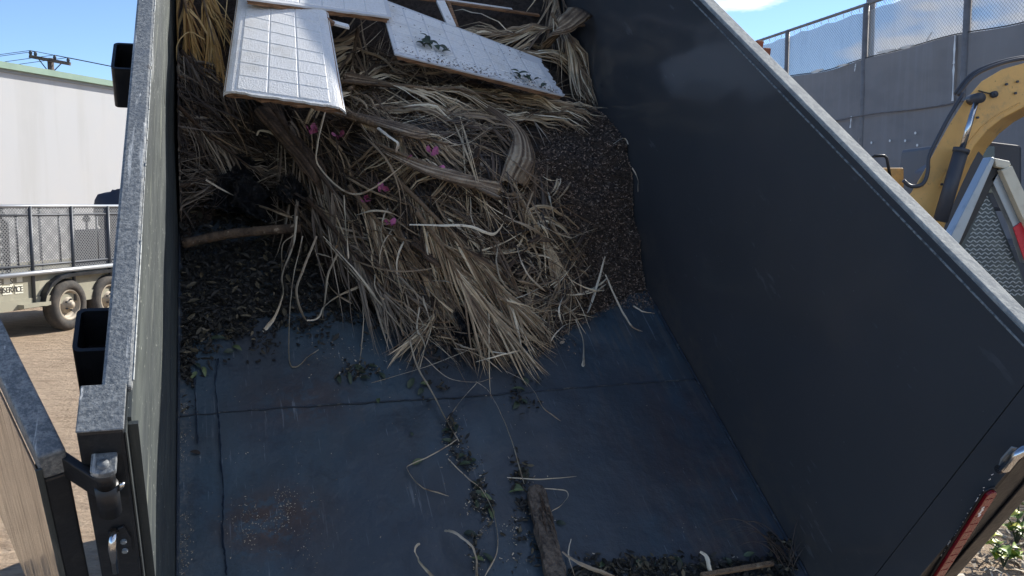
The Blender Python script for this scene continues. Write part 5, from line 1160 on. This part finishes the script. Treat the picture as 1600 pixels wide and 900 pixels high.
for i, (x, y) in enumerate(spots):
    leaf_obj('fallen_leaf', x+random.uniform(-3, 3), y+random.uniform(-3, 3), random.uniform(.035, .06), random.uniform(.014, .024), random.uniform(0, 6.28), random.random(), *leaf_where(x, y))
leaf_obj('fallen_leaf', 305, 707, .035, .014, 3.0, 0, 'single brown leaf on the floor near the left wall', None, 'chips')
leaf_obj('fallen_leaf', 643, 678, .02, .01, 2.0, .2, 'tiny leaf alone on the floor above the elbow shaped blade')
r_, b3 = None, None
c3 = [onw(*c) for c in ((617, 84, .70), (884, 150, .58), (846, 92, .60), (592, -4, .74))]
def on3(s, t): return c3[0]*(1-s)*(1-t)+c3[1]*s*(1-t)+c3[2]*s*t+c3[3]*(1-s)*t+np.array([0, 0, .012])
for i in range(26):
    k_ = i < 15; s, t = (random.gauss(.24, .05), random.gauss(.30, .06)) if k_ else (random.gauss(.82, .07), random.gauss(.12, .05))
    leaf_obj('green_leaf', 0, 0, random.uniform(.035, .055), random.uniform(.016, .026), random.uniform(0, 6.28), random.random()*.6, 'dark green leaf of the sprig lying on the torn white panel' if k_ else 'dark green leaf at the right end of the torn panel', 'sprig leaves on the torn panel' if k_ else 'leaves at the right end of the torn panel', hold=on3(s, t)+np.array([0, 0, random.uniform(0, .02)]))

mb = MB()
for _ in range(420):          # crumbs and dirt lying on the torn panel, thickest along its lower edge
    s__ = random.random(); t = abs(random.gauss(0, .10)) if random.random() < .7 else random.random(); p = on3(s__, min(.95, t+.01))-np.array([0, 0, .0105]); a = random.uniform(0, 6.28); L_ = random.uniform(.002, .009); d = np.array([math.cos(a), math.sin(a), .2])*L_; q = np.array([-math.sin(a), math.cos(a), .1])*L_*random.uniform(.2, .6); mb.add([p-d, p+q, p+d, p-q+np.array([0, 0, .002])], [(0, 1, 2, 3)], random.random()*.6)
o = world_build(mb, 'panel_crumbs', MT['chips'], fix=False); tag(o, 'brown crumbs and dirt scattered on the long torn white panel', 'debris', kind='stuff')

# ---- weathered plank lying at the bottom centre
mb = MB(); A, B = look(836, 762, .03), look(874, 925, .035); ax = _n(B-A); sdv = _n(np.cross(ax, (0, 0, 1))); Lp = np.linalg.norm(B-A); vs = []; fs = []; n1, n2 = 30, 12
for i in range(n1+1):
    t = i/n1; c_ = A+ax*Lp*t
    for j in range(n2):
        th = 2*math.pi*j/n2; cs, sn = math.cos(th), math.sin(th); w_ = .036*np.sign(cs)*abs(cs)**.5; h_ = .016*np.sign(sn)*abs(sn)**.5
        nn_ = mnoise.fractal(Vector((cs*1.5, sn*1.5, t*9)), 1, 2, 4); w_ *= 1+.16*nn_-(.25*(1-t/.06) if t < .06 else 0); h_ *= 1+.5*nn_
        e = .03*mnoise.noise(Vector((cs*3, sn*3, 7))) if i == 0 else 0; vs.append(c_+sdv*w_+np.array([0, 0, h_])+ax*e)
for i in range(n1):
    for j in range(n2): fs.append((i*n2+j, i*n2+(j+1) % n2, (i+1)*n2+(j+1) % n2, (i+1)*n2+j))
fs += [tuple(range(n2)), tuple(n1*n2+j for j in range(n2))]
mb.add(vs, fs); bp_ = Wp(*A); pr = empty('weathered_plank', bp_, 'grey weathered plank with a splintered end at the bottom centre', 'plank'); world_build(mb, 'board', MT['wood'], pr, base=bp_)
for i in range(16):
    mb = MB(); s_ = random.uniform(-.03, .03); t = random.uniform(0, .5)*Lp; p = A+ax*t+sdv*s_+np.array([0, 0, .017]); q = p+ax*random.uniform(.02, .09)+sdv*random.uniform(-.01, .01)+np.array([0, 0, random.uniform(-.004, .012)])
    mb.tube([p, (p+q)/2+np.array([0, 0, .003]), q], [.0032, .0028, .0008], 5); world_build(mb, 'splinter', MT['boot_dark' if i % 2 else 'wood'], pr, base=bp_)
chips('plank_litter', [(('g', 812, 750, 8, 16), 90), (('g', 815, 785, 10, 16), 50), (('g', 818, 840, 16, 30), 70), (('g', 748, 765, 9, 16), 70), (('g', 758, 795, 9, 14), 50), (('g', 745, 840, 7, 30), 60), (('g', 700, 665, 7, 12), 50), (('g', 716, 700, 8, 14), 50), (('g', 735, 730, 7, 12), 20), (('g', 560, 582, 22, 6), 80), (('g', 680, 610, 14, 14), 30), (('g', 820, 610, 14, 16), 70)], .004, .015, MT['litter'], 'small dark leaf crumbs gathered round the weathered plank', 'leaf litter', .012, True, 2.2, .6)
chips('pale_crumbs', [(('g', 745, 800, 8, 30), 120), (('g', 705, 690, 12, 22), 60), (('g', 815, 800, 18, 40), 90), (('g', 560, 580, 30, 10), 60), (('g', 1050, 885, 90, 8), 120)], .002, .006, MT['chaff'], 'pale wood crumbs mixed with the leaf clumps down the middle of the floor', 'debris', .008, False, 1.8, .5)
# stick at the bottom right
mb = MB(); A, B = look(1095, 899, .03), look(1208, 880, .05); mb.beam(A, B, .016, .014, (0, 0, 1)); o = world_build(mb, 'wood_stick', MT['boot'], None, bevel=.002); tag(o, 'thin brown stick lying along the bottom edge at the right', 'stick')
# dry weed tuft in the lower right corner
pt_ = look(1222, 880, .01); bw_ = Wp(*pt_); root = empty('dry_weed', bw_, 'wispy dry weed tuft in the lower right corner of the bed', 'weed')
for i in range(20):
    a = random.uniform(-2.2, 1.0); L_ = random.uniform(.10, .30); p = pt_+np.array([random.uniform(-.03, .03), random.uniform(-.06, .02), 0]); pts = []
    for j in range(9):
        t = j/8; pts.append(p+np.array([math.sin(a)*L_*t*.9, L_*t*(1-.6*t)*1.0, .02+L_*.9*t*(1-t)+.05*t]))
        pts[-1][0] = min(pts[-1][0], UR-.01)
    mb = MB(); ribbon(mb, pts, random.uniform(.002, .004), random.uniform(0, .5), 1, 'taper'); world_build(mb, 'stalk', MT['grey'], root, base=bw_)

# ---- weeds and dry mulch on the ground at the lower right
gp0 = onz(1575, 860)
mb = MB()
for i in range(2600):
    x, y = random.uniform(-1.4, 1.6)+gp0[0], random.uniform(-1.2, 2.2)+gp0[1]; a = random.uniform(0, 6.28); L_ = random.uniform(.03, .16); p = np.array([x, y, random.uniform(.005, .04)]); d = np.array([math.cos(a), math.sin(a), random.uniform(-.2, .2)])*L_; s_ = np.array([-math.sin(a), math.cos(a), random.uniform(-.5, .5)])*random.uniform(.002, .009)
    mb.add([p-s_, p+s_, p+d+s_*.6, p+d-s_*.6], [(0, 1, 2, 3)], random.random())
o = mb.build('ground_straw', MT['straw'], fix=False); tag(o, 'pale dry straw and wood chips on the sunlit ground at the lower right', 'straw', kind='stuff')
for k_, (px, py, nl, hgt, lb) in enumerate(((1588, 850, 34, .28, 'leafy yellow green weed nearest the right rear post'), (1568, 885, 24, .16, 'low green weed at the very bottom right'), (1625, 820, 36, .34, 'taller yellow green weed beside the right wall'), (1650, 870, 30, .28, 'bushy green weed just outside the right edge'))):
    b0 = onz(px, py); root = empty('weed_plant', b0, lb, 'weed')
    for q in range(5):
        a = random.uniform(0, 6.28); tip = np.array([math.cos(a)*hgt*.5, math.sin(a)*hgt*.5, hgt*random.uniform(.6, 1)]); mb = MB(); mb.tube([(0, 0, 0), tip*.5+np.array([0, 0, .04]), tip], [.005, .004, .002], 5); mb.build('stem', MT['green'], root)
        for l_ in range(nl//5):
            t = random.uniform(.25, 1.05); c_ = tip*t; a2 = random.uniform(0, 6.28); d = _n(np.array([math.cos(a2), math.sin(a2), random.uniform(-.4, .5)])); s_ = _n(np.cross(d, (random.uniform(-.4, .4), random.uniform(-.4, .4), 1))); u_ = np.cross(s_, d); L_ = random.uniform(.04, .075); w_ = L_*.42; mb = MB()
            vs = []; 
            for i in range(6): tt_ = i/5; ww = w_*math.sin(math.pi*min(.98, tt_*.9+.08))+.001; cc = c_+d*L_*tt_+u_*.2*L_*math.sin(math.pi*tt_); vs += [cc-s_*ww+u_*ww*.4, cc, cc+s_*ww+u_*ww*.4]
            mb.add(vs, [q_ for i in range(5) for q_ in ((3*i, 3*i+1, 3*i+4, 3*i+3), (3*i+1, 3*i+2, 3*i+5, 3*i+4))], random.random()); mb.build('leaf', MT['weed'], root, True, fix=False)
